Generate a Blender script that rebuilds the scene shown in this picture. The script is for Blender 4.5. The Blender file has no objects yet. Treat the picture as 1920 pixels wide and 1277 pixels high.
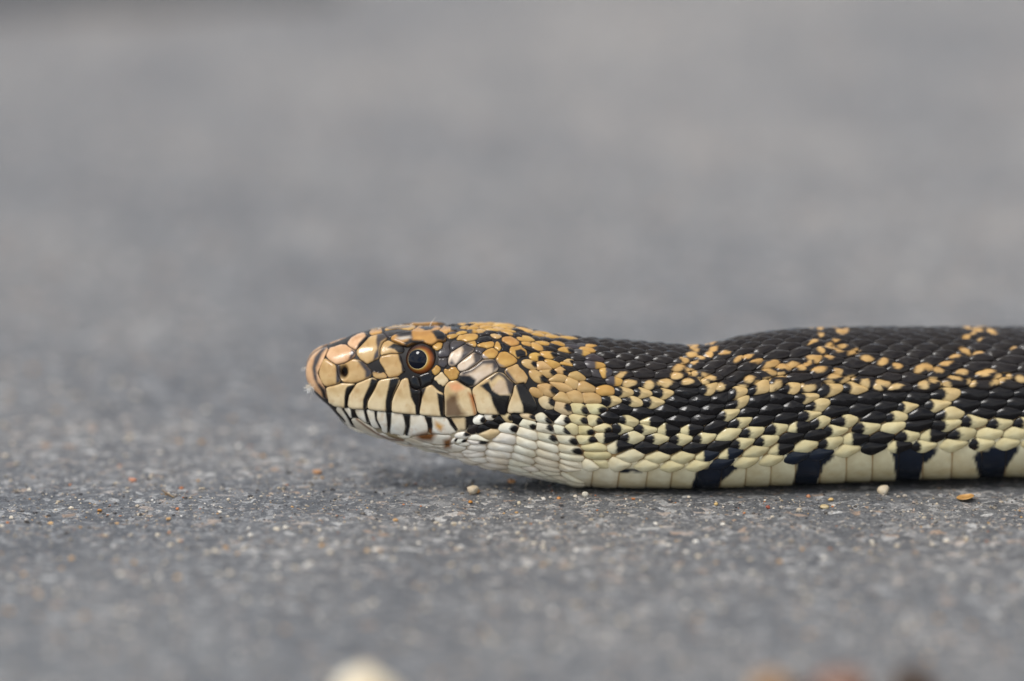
import bpy, bmesh, math, random
import numpy as np
from mathutils import Vector
from mathutils.bvhtree import BVHTree

random.seed(7)
rng = np.random.default_rng(7)
MM = 0.001
scene = bpy.context.scene
COL = scene.collection

# ------------------------------------------------------------------ camera
PITCH = math.radians(12.0)
SP, CP = math.sin(PITCH), math.cos(PITCH)
KPX = 300.0 / 23.5 * 1920          # focal length in photograph pixels
DIST = KPX * 0.1                   # mm: one photograph pixel is 0.1 mm at the snake
YG = 907.0                         # image row of the ground point below the snake's middle
FWD = np.array([0, CP, -SP]); UPV = np.array([0, SP, CP]); RGT = np.array([1.0, 0, 0])
CAM = -DIST * FWD + UPV * ((YG - 638.5) * 0.1)      # mm

cam = bpy.data.cameras.new('camera')
cam.lens = 300; cam.sensor_width = 23.5; cam.sensor_fit = 'HORIZONTAL'
cam.clip_start = 0.05; cam.clip_end = 500
cam.dof.use_dof = True
cam.dof.focus_distance = (DIST - 16.5) * MM
cam.dof.aperture_fstop = 3.7
cam_ob = bpy.data.objects.new('camera', cam)
cam_ob.location = Vector(CAM * MM)
cam_ob.rotation_euler = (math.pi / 2 - PITCH, 0, 0)
COL.objects.link(cam_ob)
scene.camera = cam_ob

# ------------------------------------------------------------------ light
SUN_ELEV, SUN_AZ = math.radians(57), math.radians(232)   # azimuth from +Y, clockwise
world = bpy.data.worlds.new('World'); scene.world = world; world.use_nodes = True
wn = world.node_tree; wn.nodes.clear()
w_out = wn.nodes.new('ShaderNodeOutputWorld'); w_bg = wn.nodes.new('ShaderNodeBackground')
w_sky = wn.nodes.new('ShaderNodeTexSky'); w_sky.sky_type = 'NISHITA'; w_sky.sun_disc = False
w_sky.sun_elevation = SUN_ELEV; w_sky.sun_rotation = SUN_AZ
w_tc = wn.nodes.new('ShaderNodeTexCoord'); w_no = wn.nodes.new('ShaderNodeTexNoise')
w_no.inputs['Scale'].default_value = 2.3; w_no.inputs['Detail'].default_value = 6
w_rmp = wn.nodes.new('ShaderNodeValToRGB')
w_rmp.color_ramp.elements[0].position = 0.40; w_rmp.color_ramp.elements[1].position = 0.60
w_mix = wn.nodes.new('ShaderNodeMix'); w_mix.data_type = 'RGBA'
w_mix.inputs['B'].default_value = (9.5, 9.3, 9.1, 1)
wn.links.new(w_tc.outputs['Generated'], w_no.inputs['Vector'])
wn.links.new(w_no.outputs['Fac'], w_rmp.inputs['Fac'])
wn.links.new(w_rmp.outputs['Color'], w_mix.inputs['Factor'])
wn.links.new(w_sky.outputs['Color'], w_mix.inputs['A'])
wn.links.new(w_mix.outputs['Result'], w_bg.inputs['Color'])
w_bg.inputs['Strength'].default_value = 0.09
wn.links.new(w_bg.outputs['Background'], w_out.inputs['Surface'])

sun = bpy.data.lights.new('sun', 'SUN'); sun.energy = 1.5; sun.angle = math.radians(16)
sun.color = (1.0, 0.975, 0.94)
sun_ob = bpy.data.objects.new('sun', sun); COL.objects.link(sun_ob)
sd = Vector((math.sin(SUN_AZ) * math.cos(SUN_ELEV), math.cos(SUN_AZ) * math.cos(SUN_ELEV), math.sin(SUN_ELEV)))
sun_ob.rotation_euler = sd.to_track_quat('Z', 'Y').to_euler()
sun_ob.location = sd * 3

vs = scene.view_settings
vs.view_transform = 'Standard'; vs.look = 'None'; vs.gamma = 1.0; vs.use_curve_mapping = False
vs.exposure = 0.62

# ------------------------------------------------------------------ helpers
def lin(c):
    c = np.asarray(c, float) / 255.0
    return np.where(c <= 0.04045, c / 12.92, ((c + 0.055) / 1.055) ** 2.4)

def project(P):
    """mm points -> photograph pixels"""
    Q = np.asarray(P, float) - CAM
    d = Q @ FWD
    return np.stack([960 + KPX * (Q @ RGT) / d, 638.5 - KPX * (Q @ UPV) / d], -1)

def ray_dir(px, py):
    v = FWD * KPX + RGT * (px - 960) - UPV * (py - 638.5)
    return v / np.linalg.norm(v)

def ground_at(px, py):
    """ground point (mm) seen at a photograph pixel"""
    d = ray_dir(px, py); t = -CAM[2] / d[2]
    return CAM + d * t

def pchip(xk, yk, x):
    xk = np.asarray(xk, float); yk = np.asarray(yk, float); x = np.asarray(x, float)
    h = np.diff(xk); d = np.diff(yk) / h
    m = np.zeros_like(yk); m[0] = d[0]; m[-1] = d[-1]
    for i in range(1, len(xk) - 1):
        if d[i - 1] * d[i] > 0:
            w1 = 2 * h[i] + h[i - 1]; w2 = h[i] + 2 * h[i - 1]
            m[i] = (w1 + w2) / (w1 / d[i - 1] + w2 / d[i])
    i = np.clip(np.searchsorted(xk, x) - 1, 0, len(h) - 1)
    t = np.clip((x - xk[i]) / h[i], 0, 1)
    return ((1 + 2 * t) * (1 - t) ** 2 * yk[i] + t * (1 - t) ** 2 * h[i] * m[i]
            + t * t * (3 - 2 * t) * yk[i + 1] + t * t * (t - 1) * h[i] * m[i + 1])

def tab(s):
    a = np.array([[float(v) for v in p.split(':')] for p in s.split()])
    return a[:, 0], a[:, 1]

def mesh_object(name, verts_mm, faces, mat, parent=None, colors=None, smooth=True, loc=(0, 0, 0)):
    me = bpy.data.meshes.new(name)
    me.from_pydata((np.asarray(verts_mm, float) * MM).tolist(), [], faces)
    if smooth:
        me.polygons.foreach_set('use_smooth', [True] * len(me.polygons))
    if colors is not None:
        ca = me.color_attributes.new('Col', 'FLOAT_COLOR', 'POINT')
        c4 = np.ones((len(verts_mm), 4), np.float32); c4[:, :3] = colors
        ca.data.foreach_set('color', c4.ravel())
    me.materials.append(mat)
    ob = bpy.data.objects.new(name, me); COL.objects.link(ob)
    ob.location = loc
    if parent is not None: ob.parent = parent
    return ob

def tag(o, label=None, cat=None, group=None, kind=None):
    if label: o['label'] = label
    if cat: o['category'] = cat
    if group: o['group'] = group
    if kind: o['kind'] = kind
    return o

def inside(poly, P):
    poly = np.asarray(poly, float); x, y = P[:, 0], P[:, 1]
    r = np.zeros(len(P), bool); n = len(poly); j = n - 1
    for i in range(n):
        xi, yi = poly[i]; xj, yj = poly[j]
        c = ((yi > y) != (yj > y)) & (x < (xj - xi) * (y - yi) / (yj - yi + 1e-12) + xi)
        r ^= c; j = i
    return r

def sdist(poly, P):
    """signed distance to a polygon, positive inside"""
    poly = np.asarray(poly, float); d = np.full(len(P), 1e9); n = len(poly)
    for i in range(n):
        a = poly[i]; b = poly[(i + 1) % n]; ab = b - a
        t = np.clip(((P - a) @ ab) / (ab @ ab + 1e-9), 0, 1)
        d = np.minimum(d, np.hypot(*(P - a - t[:, None] * ab).T))
    return np.where(inside(poly, P), d, -d)

def vnoise(x, y, lam, seed):
    """smooth 2D value noise in [-1, 1]"""
    r = np.random.default_rng(seed).uniform(-1, 1, (256, 256))
    u = x / lam + 1000.37; v = y / lam + 1000.71
    iu = np.floor(u).astype(int); iv = np.floor(v).astype(int)
    fu = u - iu; fv = v - iv
    fu = fu * fu * (3 - 2 * fu); fv = fv * fv * (3 - 2 * fv)
    a = r[iu % 256, iv % 256]; b = r[(iu + 1) % 256, iv % 256]
    c = r[iu % 256, (iv + 1) % 256]; d = r[(iu + 1) % 256, (iv + 1) % 256]
    return (a * (1 - fu) + b * fu) * (1 - fv) + (c * (1 - fu) + d * fu) * fv

# ------------------------------------------------------------------ materials
def new_mat(name):
    m = bpy.data.materials.new(name); m.use_nodes = True
    nt = m.node_tree; b = nt.nodes['Principled BSDF']
    return m, nt, b

def asphalt_material():
    m, nt, b = new_mat('asphalt'); N = nt.nodes.new; L = nt.links.new
    tc = N('ShaderNodeTexCoord')
    def noise(scale, detail=3, rough=0.55, src=None):
        n = N('ShaderNodeTexNoise'); n.inputs['Scale'].default_value = scale
        n.inputs['Detail'].default_value = detail; n.inputs['Roughness'].default_value = rough
        L(src if src else tc.outputs['Object'], n.inputs['Vector']); return n
    def ramp(src, stops):
        r = N('ShaderNodeValToRGB'); L(src, r.inputs['Fac'])
        e = r.color_ramp.elements
        while len(e) < len(stops): e.new(0.5)
        for k, (p, c) in zip(e, stops):
            k.position = p; k.color = (c[0], c[1], c[2], 1) if isinstance(c, tuple) else (c, c, c, 1)
        return r
    def mix(mode, fac, a, bb):
        x = N('ShaderNodeMix'); x.data_type = 'RGBA'; x.blend_type = mode
        if isinstance(fac, float): x.inputs['Factor'].default_value = fac
        else: L(fac, x.inputs['Factor'])
        L(a, x.inputs['A']); L(bb, x.inputs['B']); return x.outputs['Result']
    def math_(op, a, v):
        x = N('ShaderNodeMath'); x.operation = op; L(a, x.inputs[0])
        if isinstance(v, float): x.inputs[1].default_value = v
        else: L(v, x.inputs[1])
        return x.outputs[0]
    warp = noise(500, 2)
    wv = N('ShaderNodeMix'); wv.data_type = 'VECTOR'; wv.inputs['Factor'].default_value = 0.0015
    L(tc.outputs['Object'], wv.inputs['A']); L(warp.outputs['Color'], wv.inputs['B'])
    def vor(scale):
        v = N('ShaderNodeTexVoronoi'); v.inputs['Scale'].default_value = scale
        L(wv.outputs['Result'], v.inputs['Vector']); return v
    v1 = vor(480); v2 = vor(1500)
    def chan(v):
        s = N('ShaderNodeSeparateColor'); L(v.outputs['Color'], s.inputs['Color']); return s
    s1, s2 = chan(v1), chan(v2)
    stone = ramp(s1.outputs[0], [(0.0, (.085, .087, .092)), (0.45, (.115, .117, .121)), (0.68, (.165, .165, .166)),
                                 (0.84, (.27, .263, .255)), (0.94, (.44, .43, .41)), (0.992, (.30, .21, .15))])
    grit = ramp(s2.outputs[0], [(0.0, (.075, .078, .084)), (0.55, (.115, .116, .119)), (0.8, (.21, .205, .2)),
                                (0.94, (.36, .35, .335)), (0.99, (.32, .22, .15))])
    film = ramp(noise(260, 4, 0.6).outputs['Fac'], [(0.44, 0.0), (0.56, 1.0)])
    col = mix('MIX', film.outputs['Color'], stone.outputs['Color'], grit.outputs['Color'])
    fine = ramp(noise(2600, 3, 0.65).outputs['Fac'], [(0.3, 0.45), (0.7, 1.5)])
    col = mix('MULTIPLY', 1.0, col, fine.outputs['Color'])
    blot = ramp(noise(17, 4, 0.5).outputs['Fac'], [(0.3, (.80, .82, .85)), (0.5, (1.0, 1.0, 1.0)), (0.7, (1.2, 1.17, 1.13))])
    col = mix('MULTIPLY', 1.0, col, blot.outputs['Color'])
    big = ramp(noise(3.1, 3, 0.5).outputs['Fac'], [(0.32, (.86, .87, .89)), (0.52, (1.03, 1.02, 1.01)), (0.7, (1.16, 1.14, 1.11))])
    col = mix('MULTIPLY', 1.0, col, big.outputs['Color'])
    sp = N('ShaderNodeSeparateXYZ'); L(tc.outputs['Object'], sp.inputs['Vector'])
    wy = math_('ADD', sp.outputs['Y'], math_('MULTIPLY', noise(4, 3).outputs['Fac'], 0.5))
    uneven = ramp(math_('MULTIPLY', wy, 0.8), [(0.14, (.84, .87, .90)), (0.27, (1.0, 1.01, 1.02)), (0.5, (1.3, 1.28, 1.26))])  # asphalt colour runs from darker near to pale farther off along Y
    col = mix('MULTIPLY', 1.0, col, uneven.outputs['Color'])
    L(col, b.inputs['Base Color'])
    b.inputs['Roughness'].default_value = 0.6
    b.inputs['Specular IOR Level'].default_value = 0.45
    h = math_('ADD', math_('MULTIPLY', v1.outputs['Distance'], -0.6), math_('MULTIPLY', noise(1500, 4, 0.7).outputs['Fac'], 0.9))
    bp = N('ShaderNodeBump'); bp.inputs['Strength'].default_value = 0.75; bp.inputs['Distance'].default_value = 0.0006
    L(h, bp.inputs['Height']); L(bp.outputs['Normal'], b.inputs['Normal'])
    return m

def scale_material(name, rough=0.36, mottling=0.16, speck=0.25, spec=0.5):
    m, nt, b = new_mat(name); N = nt.nodes.new; L = nt.links.new
    at = N('ShaderNodeAttribute'); at.attribute_name = 'Col'
    tc = N('ShaderNodeTexCoord')
    n1 = N('ShaderNodeTexNoise'); n1.inputs['Scale'].default_value = 420; n1.inputs['Detail'].default_value = 4
    n2 = N('ShaderNodeTexNoise'); n2.inputs['Scale'].default_value = 1500; n2.inputs['Detail'].default_value = 3
    for n in (n1, n2): L(tc.outputs['Object'], n.inputs['Vector'])
    r1 = N('ShaderNodeValToRGB'); L(n1.outputs['Fac'], r1.inputs['Fac'])
    r1.color_ramp.elements[0].position = 0.3; r1.color_ramp.elements[1].position = 0.7
    k = mottling
    r1.color_ramp.elements[0].color = (1 - 0.8 * k, 1 - 1.1 * k, 1 - 1.5 * k, 1); r1.color_ramp.elements[1].color = (1 + 0.4 * k, 1 + 0.4 * k, 1 + 0.4 * k, 1)
    mx = N('ShaderNodeMix'); mx.data_type = 'RGBA'; mx.blend_type = 'MULTIPLY'; mx.inputs['Factor'].default_value = 1
    L(at.outputs['Color'], mx.inputs['A']); L(r1.outputs['Color'], mx.inputs['B'])
    r2 = N('ShaderNodeValToRGB'); L(n2.outputs['Fac'], r2.inputs['Fac'])
    r2.color_ramp.elements[0].position = 0.68; r2.color_ramp.elements[1].position = 0.8
    r2.color_ramp.elements[0].color = (0, 0, 0, 1); r2.color_ramp.elements[1].color = (speck, speck, speck, 1)
    n3 = N('ShaderNodeTexNoise'); n3.inputs['Scale'].default_value = 170; n3.inputs['Detail'].default_value = 3
    L(tc.outputs['Object'], n3.inputs['Vector'])
    r3 = N('ShaderNodeValToRGB'); L(n3.outputs['Fac'], r3.inputs['Fac'])
    r3.color_ramp.elements[0].position = 0.35; r3.color_ramp.elements[0].color = (0.90, 0.84, 0.74, 1)
    r3.color_ramp.elements[1].position = 0.62; r3.color_ramp.elements[1].color = (1.05, 1.06, 1.08, 1)
    mx3 = N('ShaderNodeMix'); mx3.data_type = 'RGBA'; mx3.blend_type = 'MULTIPLY'; mx3.inputs['Factor'].default_value = 1
    L(mx.outputs['Result'], mx3.inputs['A']); L(r3.outputs['Color'], mx3.inputs['B']); mx = mx3
    mx2 = N('ShaderNodeMix'); mx2.data_type = 'RGBA'; mx2.blend_type = 'MULTIPLY'
    L(r2.outputs['Color'], mx2.inputs['Factor']); L(mx.outputs['Result'], mx2.inputs['A'])
    mx2.inputs['B'].default_value = (0.45, 0.26, 0.13, 1)
    L(mx2.outputs['Result'], b.inputs['Base Color'])
    rr = N('ShaderNodeMapRange'); L(n2.outputs['Fac'], rr.inputs['Value'])
    rr.inputs['To Min'].default_value = rough - 0.08; rr.inputs['To Max'].default_value = rough + 0.12
    L(rr.outputs['Result'], b.inputs['Roughness'])
    b.inputs['Specular IOR Level'].default_value = spec
    bp = N('ShaderNodeBump'); bp.inputs['Strength'].default_value = 0.55; bp.inputs['Distance'].default_value = 0.00016
    L(n1.outputs['Fac'], bp.inputs['Height']); L(bp.outputs['Normal'], b.inputs['Normal'])
    return m

M_ASPH = asphalt_material()
M_PLATE = scale_material('head_scale', 0.16, 0.17, 0.35, 0.34)
M_SCALE = scale_material('body_scale', 0.2, 0.14, 0.14, 0.27)
M_SKIN = scale_material('skin', 0.5, 0.2, 0.1, 0.35)
M_GRIT = scale_material('grit', 0.45, 0.35, 0.5)

# ------------------------------------------------------------------ pavement
def ground_height(x, y):
    """mm relief of the worn asphalt at x, y (mm)"""
    h = (0.9 * vnoise(x, y, 75, 1) + 0.55 * vnoise(x, y, 26, 2) + 0.32 * vnoise(x, y, 7.5, 3)
         + 0.3 * np.maximum(vnoise(x, y, 2.6, 4), -0.35) + 0.16 * vnoise(x, y, 1.15, 5)) - 0.55
    return h

def graded(core0, core1, step, far, grow):
    c = list(np.arange(core0, core1, step)); d = step; a = core0; pre = []
    while a > -far:
        d = min(d * grow, far * 0.12); a -= d; pre.append(a)
    d = step; a = c[-1]; post = []
    while a < far:
        d = min(d * grow, far * 0.12); a += d; post.append(a)
    return np.array(pre[::-1] + c + post)

gx = graded(-118, 118, 0.42, 60000, 1.17)
gy = graded(-75, 55, 0.5, 60000, 1.12)
GX, GY = np.meshgrid(gx, gy, indexing='ij')

# ------------------------------------------------------------------ the snake's form
X_TOP = tab('574:694 576:683 580:672 590:660 604:651 622:644 645:635 668:625 695:619 725:614.5 760:611.5 800:610.5 850:609 900:607 '
            '935:608 965:612 1000:621 1050:630 1100:636 1150:640 1200:644 1250:648.5 1290:652 1315:651.5 1345:646 1400:633 1450:626 1500:622 '
            '1560:620 1650:618.5 1920:619 2200:622 2800:640 3600:690 4400:780 5000:880')
X_BOT = tab('574:697 577:712 583:725 592:738 604:750 618:762 632:778 645:790 662:800 700:814.5 750:828.5 800:841 850:855 900:871 950:881.5 '
            '1000:892 1050:901 1100:908.5 1150:913')
X_CON = tab('1150:913 1200:915 1300:914.5 1400:911 1500:907 1600:902.5 1700:899 1800:896 1920:893 2200:889 2800:884 3600:880 4400:882 5000:884')
X_MID = tab('574:696 580:700 592:712 604:722 622:737 650:752 700:764 800:774 900:779 1000:790 1080:814 1150:834')
X_W = tab('574:0.3 576:1.7 580:2.8 590:4.1 605:5.3 630:6.5 670:7.5 720:8.4 785:9.6 850:10.8 920:12.2 980:12.6 1040:12.4 1100:12 1150:11.8 '
          '1220:11.6 1300:12 1380:13.3 1450:14.6 1550:16 1700:17 1920:18 2600:18 3400:14.5 4200:8.5 5000:1.2')
u = np.linspace(0, 1, 90)
sx = np.concatenate([574 + 66 * u ** 2, np.arange(644, 2330, 4.0), np.arange(2330, 5000, 22.0), [5000]])
NS = len(sx); MH = 140
XS = (sx - 960) * 0.1
half_w = pchip(*X_W, sx); p_top = pchip(*X_TOP, sx)
n_up = np.interp(sx, [574, 600, 700, 900, 1150, 1500], [2.1, 2.35, 2.6, 2.45, 2.15, 2.1])
n_dn = np.interp(sx, [574, 700, 1000, 1150, 1500], [2.1, 2.25, 2.3, 2.6, 2.9])
def support(w, h, n):
    q = n / (n - 1); return ((w * SP) ** q + (h * CP) ** q) ** (1 / q)
def unsupport(S, w, n):
    q = n / (n - 1); return np.maximum(S ** q - (w * SP) ** q, 1e-4) ** (1 / q) / CP
vt = (YG - p_top) * 0.1
YC = np.zeros(NS); ZC = np.zeros(NS); HU = np.zeros(NS); HD = np.zeros(NS)
head = sx < 1150
vb = (YG - pchip(*X_BOT, np.minimum(sx, 1150))) * 0.1
vm = (YG - pchip(*X_MID, np.minimum(sx, 1150))) * 0.1
ZC[head] = ((vm + half_w * SP) / CP)[head]
HD[head] = unsupport(np.maximum(ZC * CP - vb, 0.05), half_w, n_dn)[head]
z1150 = ((YG - 834) * 0.1 + 11.8 * SP) / CP
zg = np.interp(sx, [1150, 1400, 1900, 2600, 5000], [z1150, 10.6, 11.2, 11, 1.0])
vc = (YG - pchip(*X_CON, np.maximum(sx, 1150))) * 0.1
ycg = (vc - zg * CP + support(half_w, zg, n_dn)) / SP
i0 = np.argmax(~head); ycg = ycg - ycg[i0]
ker = np.hanning(41); ker /= ker.sum()
ycg = np.convolve(np.pad(ycg, 20, mode='edge'), ker, mode='valid')
ZC[~head] = zg[~head]; HD[~head] = zg[~head]; YC[~head] = np.maximum(ycg, 0)[~head]
# the shift between the two solutions at the joint is folded into the lower half height
HU = unsupport(np.maximum(vt - ZC * CP - YC * SP, 0.05), half_w, n_up)
b0 = np.clip((sx - 1040) / 110, 0, 1); b0 = b0 * b0 * (3 - 2 * b0)
HD = np.where(head, HD * (1 - b0) + np.minimum(ZC, HD + 5) * b0 * (HD > 0) , HD)

# half section sampled evenly by arc length from the dorsal to the ventral midline
SEC = np.zeros((NS, MH + 1, 3)); HALF = np.zeros(NS)
ang = np.linspace(math.pi / 2, -math.pi / 2, 721)
ca_, sa_ = np.abs(np.cos(ang)), np.sin(ang)
for i in range(NS):
    n = np.where(sa_ >= 0, n_up[i], n_dn[i]); hh = np.where(sa_ >= 0, HU[i], HD[i])
    yy = -half_w[i] * ca_ ** (2 / n); zz = ZC[i] + hh * np.sign(sa_) * np.abs(sa_) ** (2 / n)
    # the flank of head: a slight hollow in front of the eye (loreal) and a ridge over it
    L_ = np.concatenate([[0], np.cumsum(np.hypot(np.diff(yy), np.diff(zz)))])
    HALF[i] = L_[-1]
    tt = np.linspace(0, L_[-1], MH + 1)
    SEC[i, :, 0] = XS[i]; SEC[i, :, 1] = np.interp(tt, L_, yy); SEC[i, :, 2] = np.interp(tt, L_, zz)
SEC[:, 0, 1] = 0; SEC[:, MH, 1] = 0
FULL = np.concatenate([SEC[:, ::-1] * np.array([1, -1, 1]), SEC[:, 1:]], axis=1)   # tau from -1 (far) to +1 (near)
FULL[:, :, 1] += YC[:, None]
# tau index: j=0 far ventral midline, MH dorsal midline, 2MH near ventral midline
dS = np.gradient(FULL, axis=0); dT = np.gradient(FULL, axis=1)
NRM = np.cross(dT, dS); NRM /= np.maximum(np.linalg.norm(NRM, axis=2, keepdims=True), 1e-9)
ctr = np.stack([XS, YC, ZC], -1)[:, None, :]
if np.mean(np.sum(NRM[200:400] * (FULL[200:400] - ctr[200:400]), axis=2)) < 0: NRM = -NRM
NRM[0] = np.array([-1, 0, 0])

def surf(s, tau):
    """s in mm along X, tau in [-1,1] -> point, normal (mm)"""
    s = np.atleast_1d(s).astype(float); tau = np.atleast_1d(tau).astype(float)
    i = np.clip(np.searchsorted(XS, s) - 1, 0, NS - 2); f = np.clip((s - XS[i]) / (XS[i + 1] - XS[i]), 0, 1)[:, None]
    jj = np.clip((tau + 1) * MH, 0, 2 * MH - 1e-6); j = jj.astype(int); g = (jj - j)[:, None]
    def bl(A):
        return (A[i, j] * (1 - f) + A[i + 1, j] * f) * (1 - g) + (A[i, j + 1] * (1 - f) + A[i + 1, j + 1] * f) * g
    n = bl(NRM); n /= np.linalg.norm(n, axis=1, keepdims=True)
    return bl(FULL), n

def half_len(s): return np.interp(s, XS, HALF)

# body skin mesh
bf = []
W2 = 2 * MH + 1
def build_skin(step):
    js = list(range(0, 2 * MH, step)); rows = []
    V = FULL[:, js].reshape(-1, 3); n = len(js); F = []
    for i in range(NS - 1):
        for k in range(n):
            a = i * n + k; b_ = i * n + (k + 1) % n
            F.append((a, b_, b_ + n, a + n))
    V = np.vstack([V, FULL[0].mean(0), FULL[-1].mean(0)])
    for k in range(n):
        F.append((len(V) - 2, (k + 1) % n, k)); F.append((len(V) - 1, (NS - 1) * n + k, (NS - 1) * n + (k + 1) % n))
    return V, F, n
SKV, SKF, SKN = build_skin(2)
bvh = BVHTree.FromPolygons([tuple(v) for v in SKV], SKF)

def px2st(px, py):
    """photograph pixel -> (s, tau) on the body, or None"""
    d = ray_dir(px, py)
    hit = bvh.ray_cast(Vector(CAM), Vector(d))
    if hit[0] is None: return None
    p = np.array(hit[0]); s = p[0]
    i = int(np.clip(np.searchsorted(XS, s) - 1, 0, NS - 2)); f = min(max((s - XS[i]) / (XS[i + 1] - XS[i]), 0), 1)
    ring = FULL[i] * (1 - f) + FULL[i + 1] * f
    dd = (ring[:, 1] - p[1]) ** 2 + (ring[:, 2] - p[2]) ** 2
    j = int(np.argmin(dd)); j = min(max(j, 1), 2 * MH - 1)
    best = j
    for a, b_ in ((j - 1, j), (j, j + 1)):
        ab = ring[b_, 1:] - ring[a, 1:]; t = np.dot(p[1:] - ring[a, 1:], ab) / (ab @ ab + 1e-12)
        if 0 <= t <= 1: best = a + t
    return s, best / MH - 1

def px2st_in(px, py, cx, cy):
    for k in range(40):
        r = px2st(px, py)
        if r is not None: return r
        px += (cx - px) * 0.06; py += (cy - py) * 0.06
    return px2st(cx, cy) or ((px - 960) * 0.1, 0.0)

# ------------------------------------------------------------------ colours of the animal
Y_ = (184, 146, 80); O_ = (180, 136, 76); T_ = (190, 160, 112); OD_ = (190, 154, 98); K_ = (20, 19, 21); G_ = (66, 63, 66)
W_ = (234, 232, 221); C_ = (212, 194, 158); F_ = (206, 198, 158); P_ = (206, 168, 130); B_ = (34, 30, 29)
V_ = (22, 30, 44); N_ = (204, 188, 168)  # V_: ventral black with the bluish sky sheen mixed into its colour
CODE = dict(Y=Y_, O=O_, T=T_, K=K_, G=G_, W=W_, C=C_, F=F_, P=P_, B=B_, V=V_, N=N_)

def crop(ox, oy, z):
    return lambda *p: [(ox + p[i] / z, oy + p[i + 1] / z) for i in range(0, len(p), 2)]
c1 = crop(560, 590, 6.383); c2 = crop(760, 590, 6.383); c3 = crop(600, 730, 6.387); c4 = crop(850, 730, 6.387)
e1 = crop(640, 595, 8); e2 = crop(840, 595, 8); e3 = crop(620, 770, 8); pxl = crop(0, 0, 1)

# ---- large head plates: (name, outline, colour, thickness, lift)
PL = []
def plate(name, poly, col, H=0.3, lift=0.0): PL.append((name, poly, CODE[col], H, lift))
plate('rostral_plate', c1(350,392, 312,480, 245,548, 220,640, 224,740, 262,830, 318,905, 372,1015, 300,985, 215,915, 150,858, 104,780, 92,690, 112,585, 165,492, 250,425), 'P', .3)
plate('nasal_plate', c1(345,490, 395,405, 520,360, 640,420, 675,462, 640,520, 560,568, 440,588, 375,550), 'P')
plate('nasal_plate', c1(310,540, 370,557, 430,600, 455,640, 465,720, 500,790, 460,822, 340,848, 275,790, 262,700, 275,600), 'T')
plate('nasal_plate', c1(462,620, 560,592, 650,540, 730,562, 830,640, 872,692, 850,740, 740,790, 640,812, 540,795, 482,740), 'T')
plate('snout_plate', e1(110,380, 150,320, 250,260, 330,240, 380,250, 370,310, 300,400, 225,480, 130,430), 'P')
plate('snout_plate', e1(245,500, 330,410, 450,300, 520,268, 620,262, 690,310, 600,380, 572,470, 570,590, 490,650, 400,690, 320,630, 250,560), 'T')
plate('snout_plate', e1(440,240, 500,200, 580,190, 600,225, 540,258, 470,268), 'O', .2)
plate('loreal_plate', e1(600,470, 650,385, 730,370, 860,410, 935,455, 930,500, 860,540, 740,540, 600,580, 590,530), 'T', .25)
plate('loreal_plate', c1(988,492, 1100,470, 1200,478, 1225,545, 1248,625, 1265,680, 1190,722, 1085,748, 1042,665, 982,600), 'T', .25)
plate('loreal_plate', c1(885,692, 960,684, 1035,722, 1050,745, 930,748), 'T', .15)
plate('brow_plate', e1(735,340, 830,280, 1040,232, 1150,226, 1340,226, 1430,222, 1520,250, 1575,320, 1540,372, 1440,372, 1400,410, 1350,430, 1240,398, 1150,400, 1060,410, 970,440, 900,425, 810,385), 'O', .4, .25)
plate('crown_plate', e1(655,235, 720,205, 850,185, 1000,205, 1030,220, 900,255, 800,270, 735,300, 690,275), 'B', .2)
plate('crown_plate', e1(650,190, 760,155, 900,135, 1080,128, 1120,160, 1000,195, 850,178, 720,198), 'Y', .2)
plate('crown_plate', e1(1060,208, 1130,165, 1280,140, 1420,150, 1500,160, 1440,200, 1330,218, 1180,220), 'O', .2)
plate('crown_plate', e1(1460,205, 1540,150, 1650,150, 1760,165, 1740,200, 1640,215, 1530,240), 'O', .2)
# upper lip
plate('upper_lip_plate', c1(345,880, 450,852, 560,832, 685,832, 640,892, 590,965, 572,1050, 570,1108, 470,1085, 392,1052, 358,985), 'C', .35, .2)
plate('upper_lip_plate', c1(700,832, 800,792, 880,768, 945,792, 902,890, 842,990, 815,1050, 815,1123, 700,1118, 612,1100, 585,1060, 602,970, 650,892), 'C', .35, .25)
plate('upper_lip_plate', c1(962,802, 1090,772, 1200,762, 1215,800, 1152,920, 1110,1020, 1105,1158, 960,1143, 835,1124, 830,1050, 880,962, 920,890), 'C', .35, .25)
plate('upper_lip_plate', c1(1235,792, 1300,760, 1335,850, 1400,900, 1470,895, 1472,1000, 1452,1100, 1440,1190, 1300,1180, 1117,1160, 1122,1050, 1160,932), 'C', .35, .25)
plate('upper_lip_plate', c2(190,895, 250,862, 320,845, 390,910, 460,960, 468,1080, 462,1208, 300,1195, 172,1187, 182,1050, 195,962), 'C', .35, .25)
plate('upper_lip_plate', c2(498,830, 560,792, 640,802, 770,890, 790,960, 822,1060, 850,1198, 700,1213, 482,1208, 478,1080, 474,960), 'C', .35, .25)
plate('upper_lip_plate', c2(825,872, 960,782, 1130,690, 1220,752, 1292,832, 1268,960, 1223,1090, 1202,1188, 1050,1190, 892,1180, 855,1050, 820,950), 'C', .32, .25)
plate('upper_lip_plate', pxl(964.5,724, 979,720.5, 990.9,733, 1000,746, 1006,760, 1006,770.5, 980,773.5, 951,772, 952.3,761, 958.5,747, 963,736), 'C', .3, .2)
plate('eye_rim_plate', c2(55,785, 110,738, 155,757, 183,860, 140,895, 62,862), 'K', .25, .1)
plate('eye_rim_plate', c2(162,728, 298,685, 322,722, 308,800, 268,848, 202,878, 178,800), 'K', .25, .1)
plate('eye_rim_plate', c2(332,382, 390,338, 438,352, 433,408, 390,423, 342,405), 'Y', .2, .1)
plate('eye_rim_plate', c2(470,352, 518,345, 518,440, 500,498, 420,508, 397,490, 412,440, 450,400), 'G', .22, .1)
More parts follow.
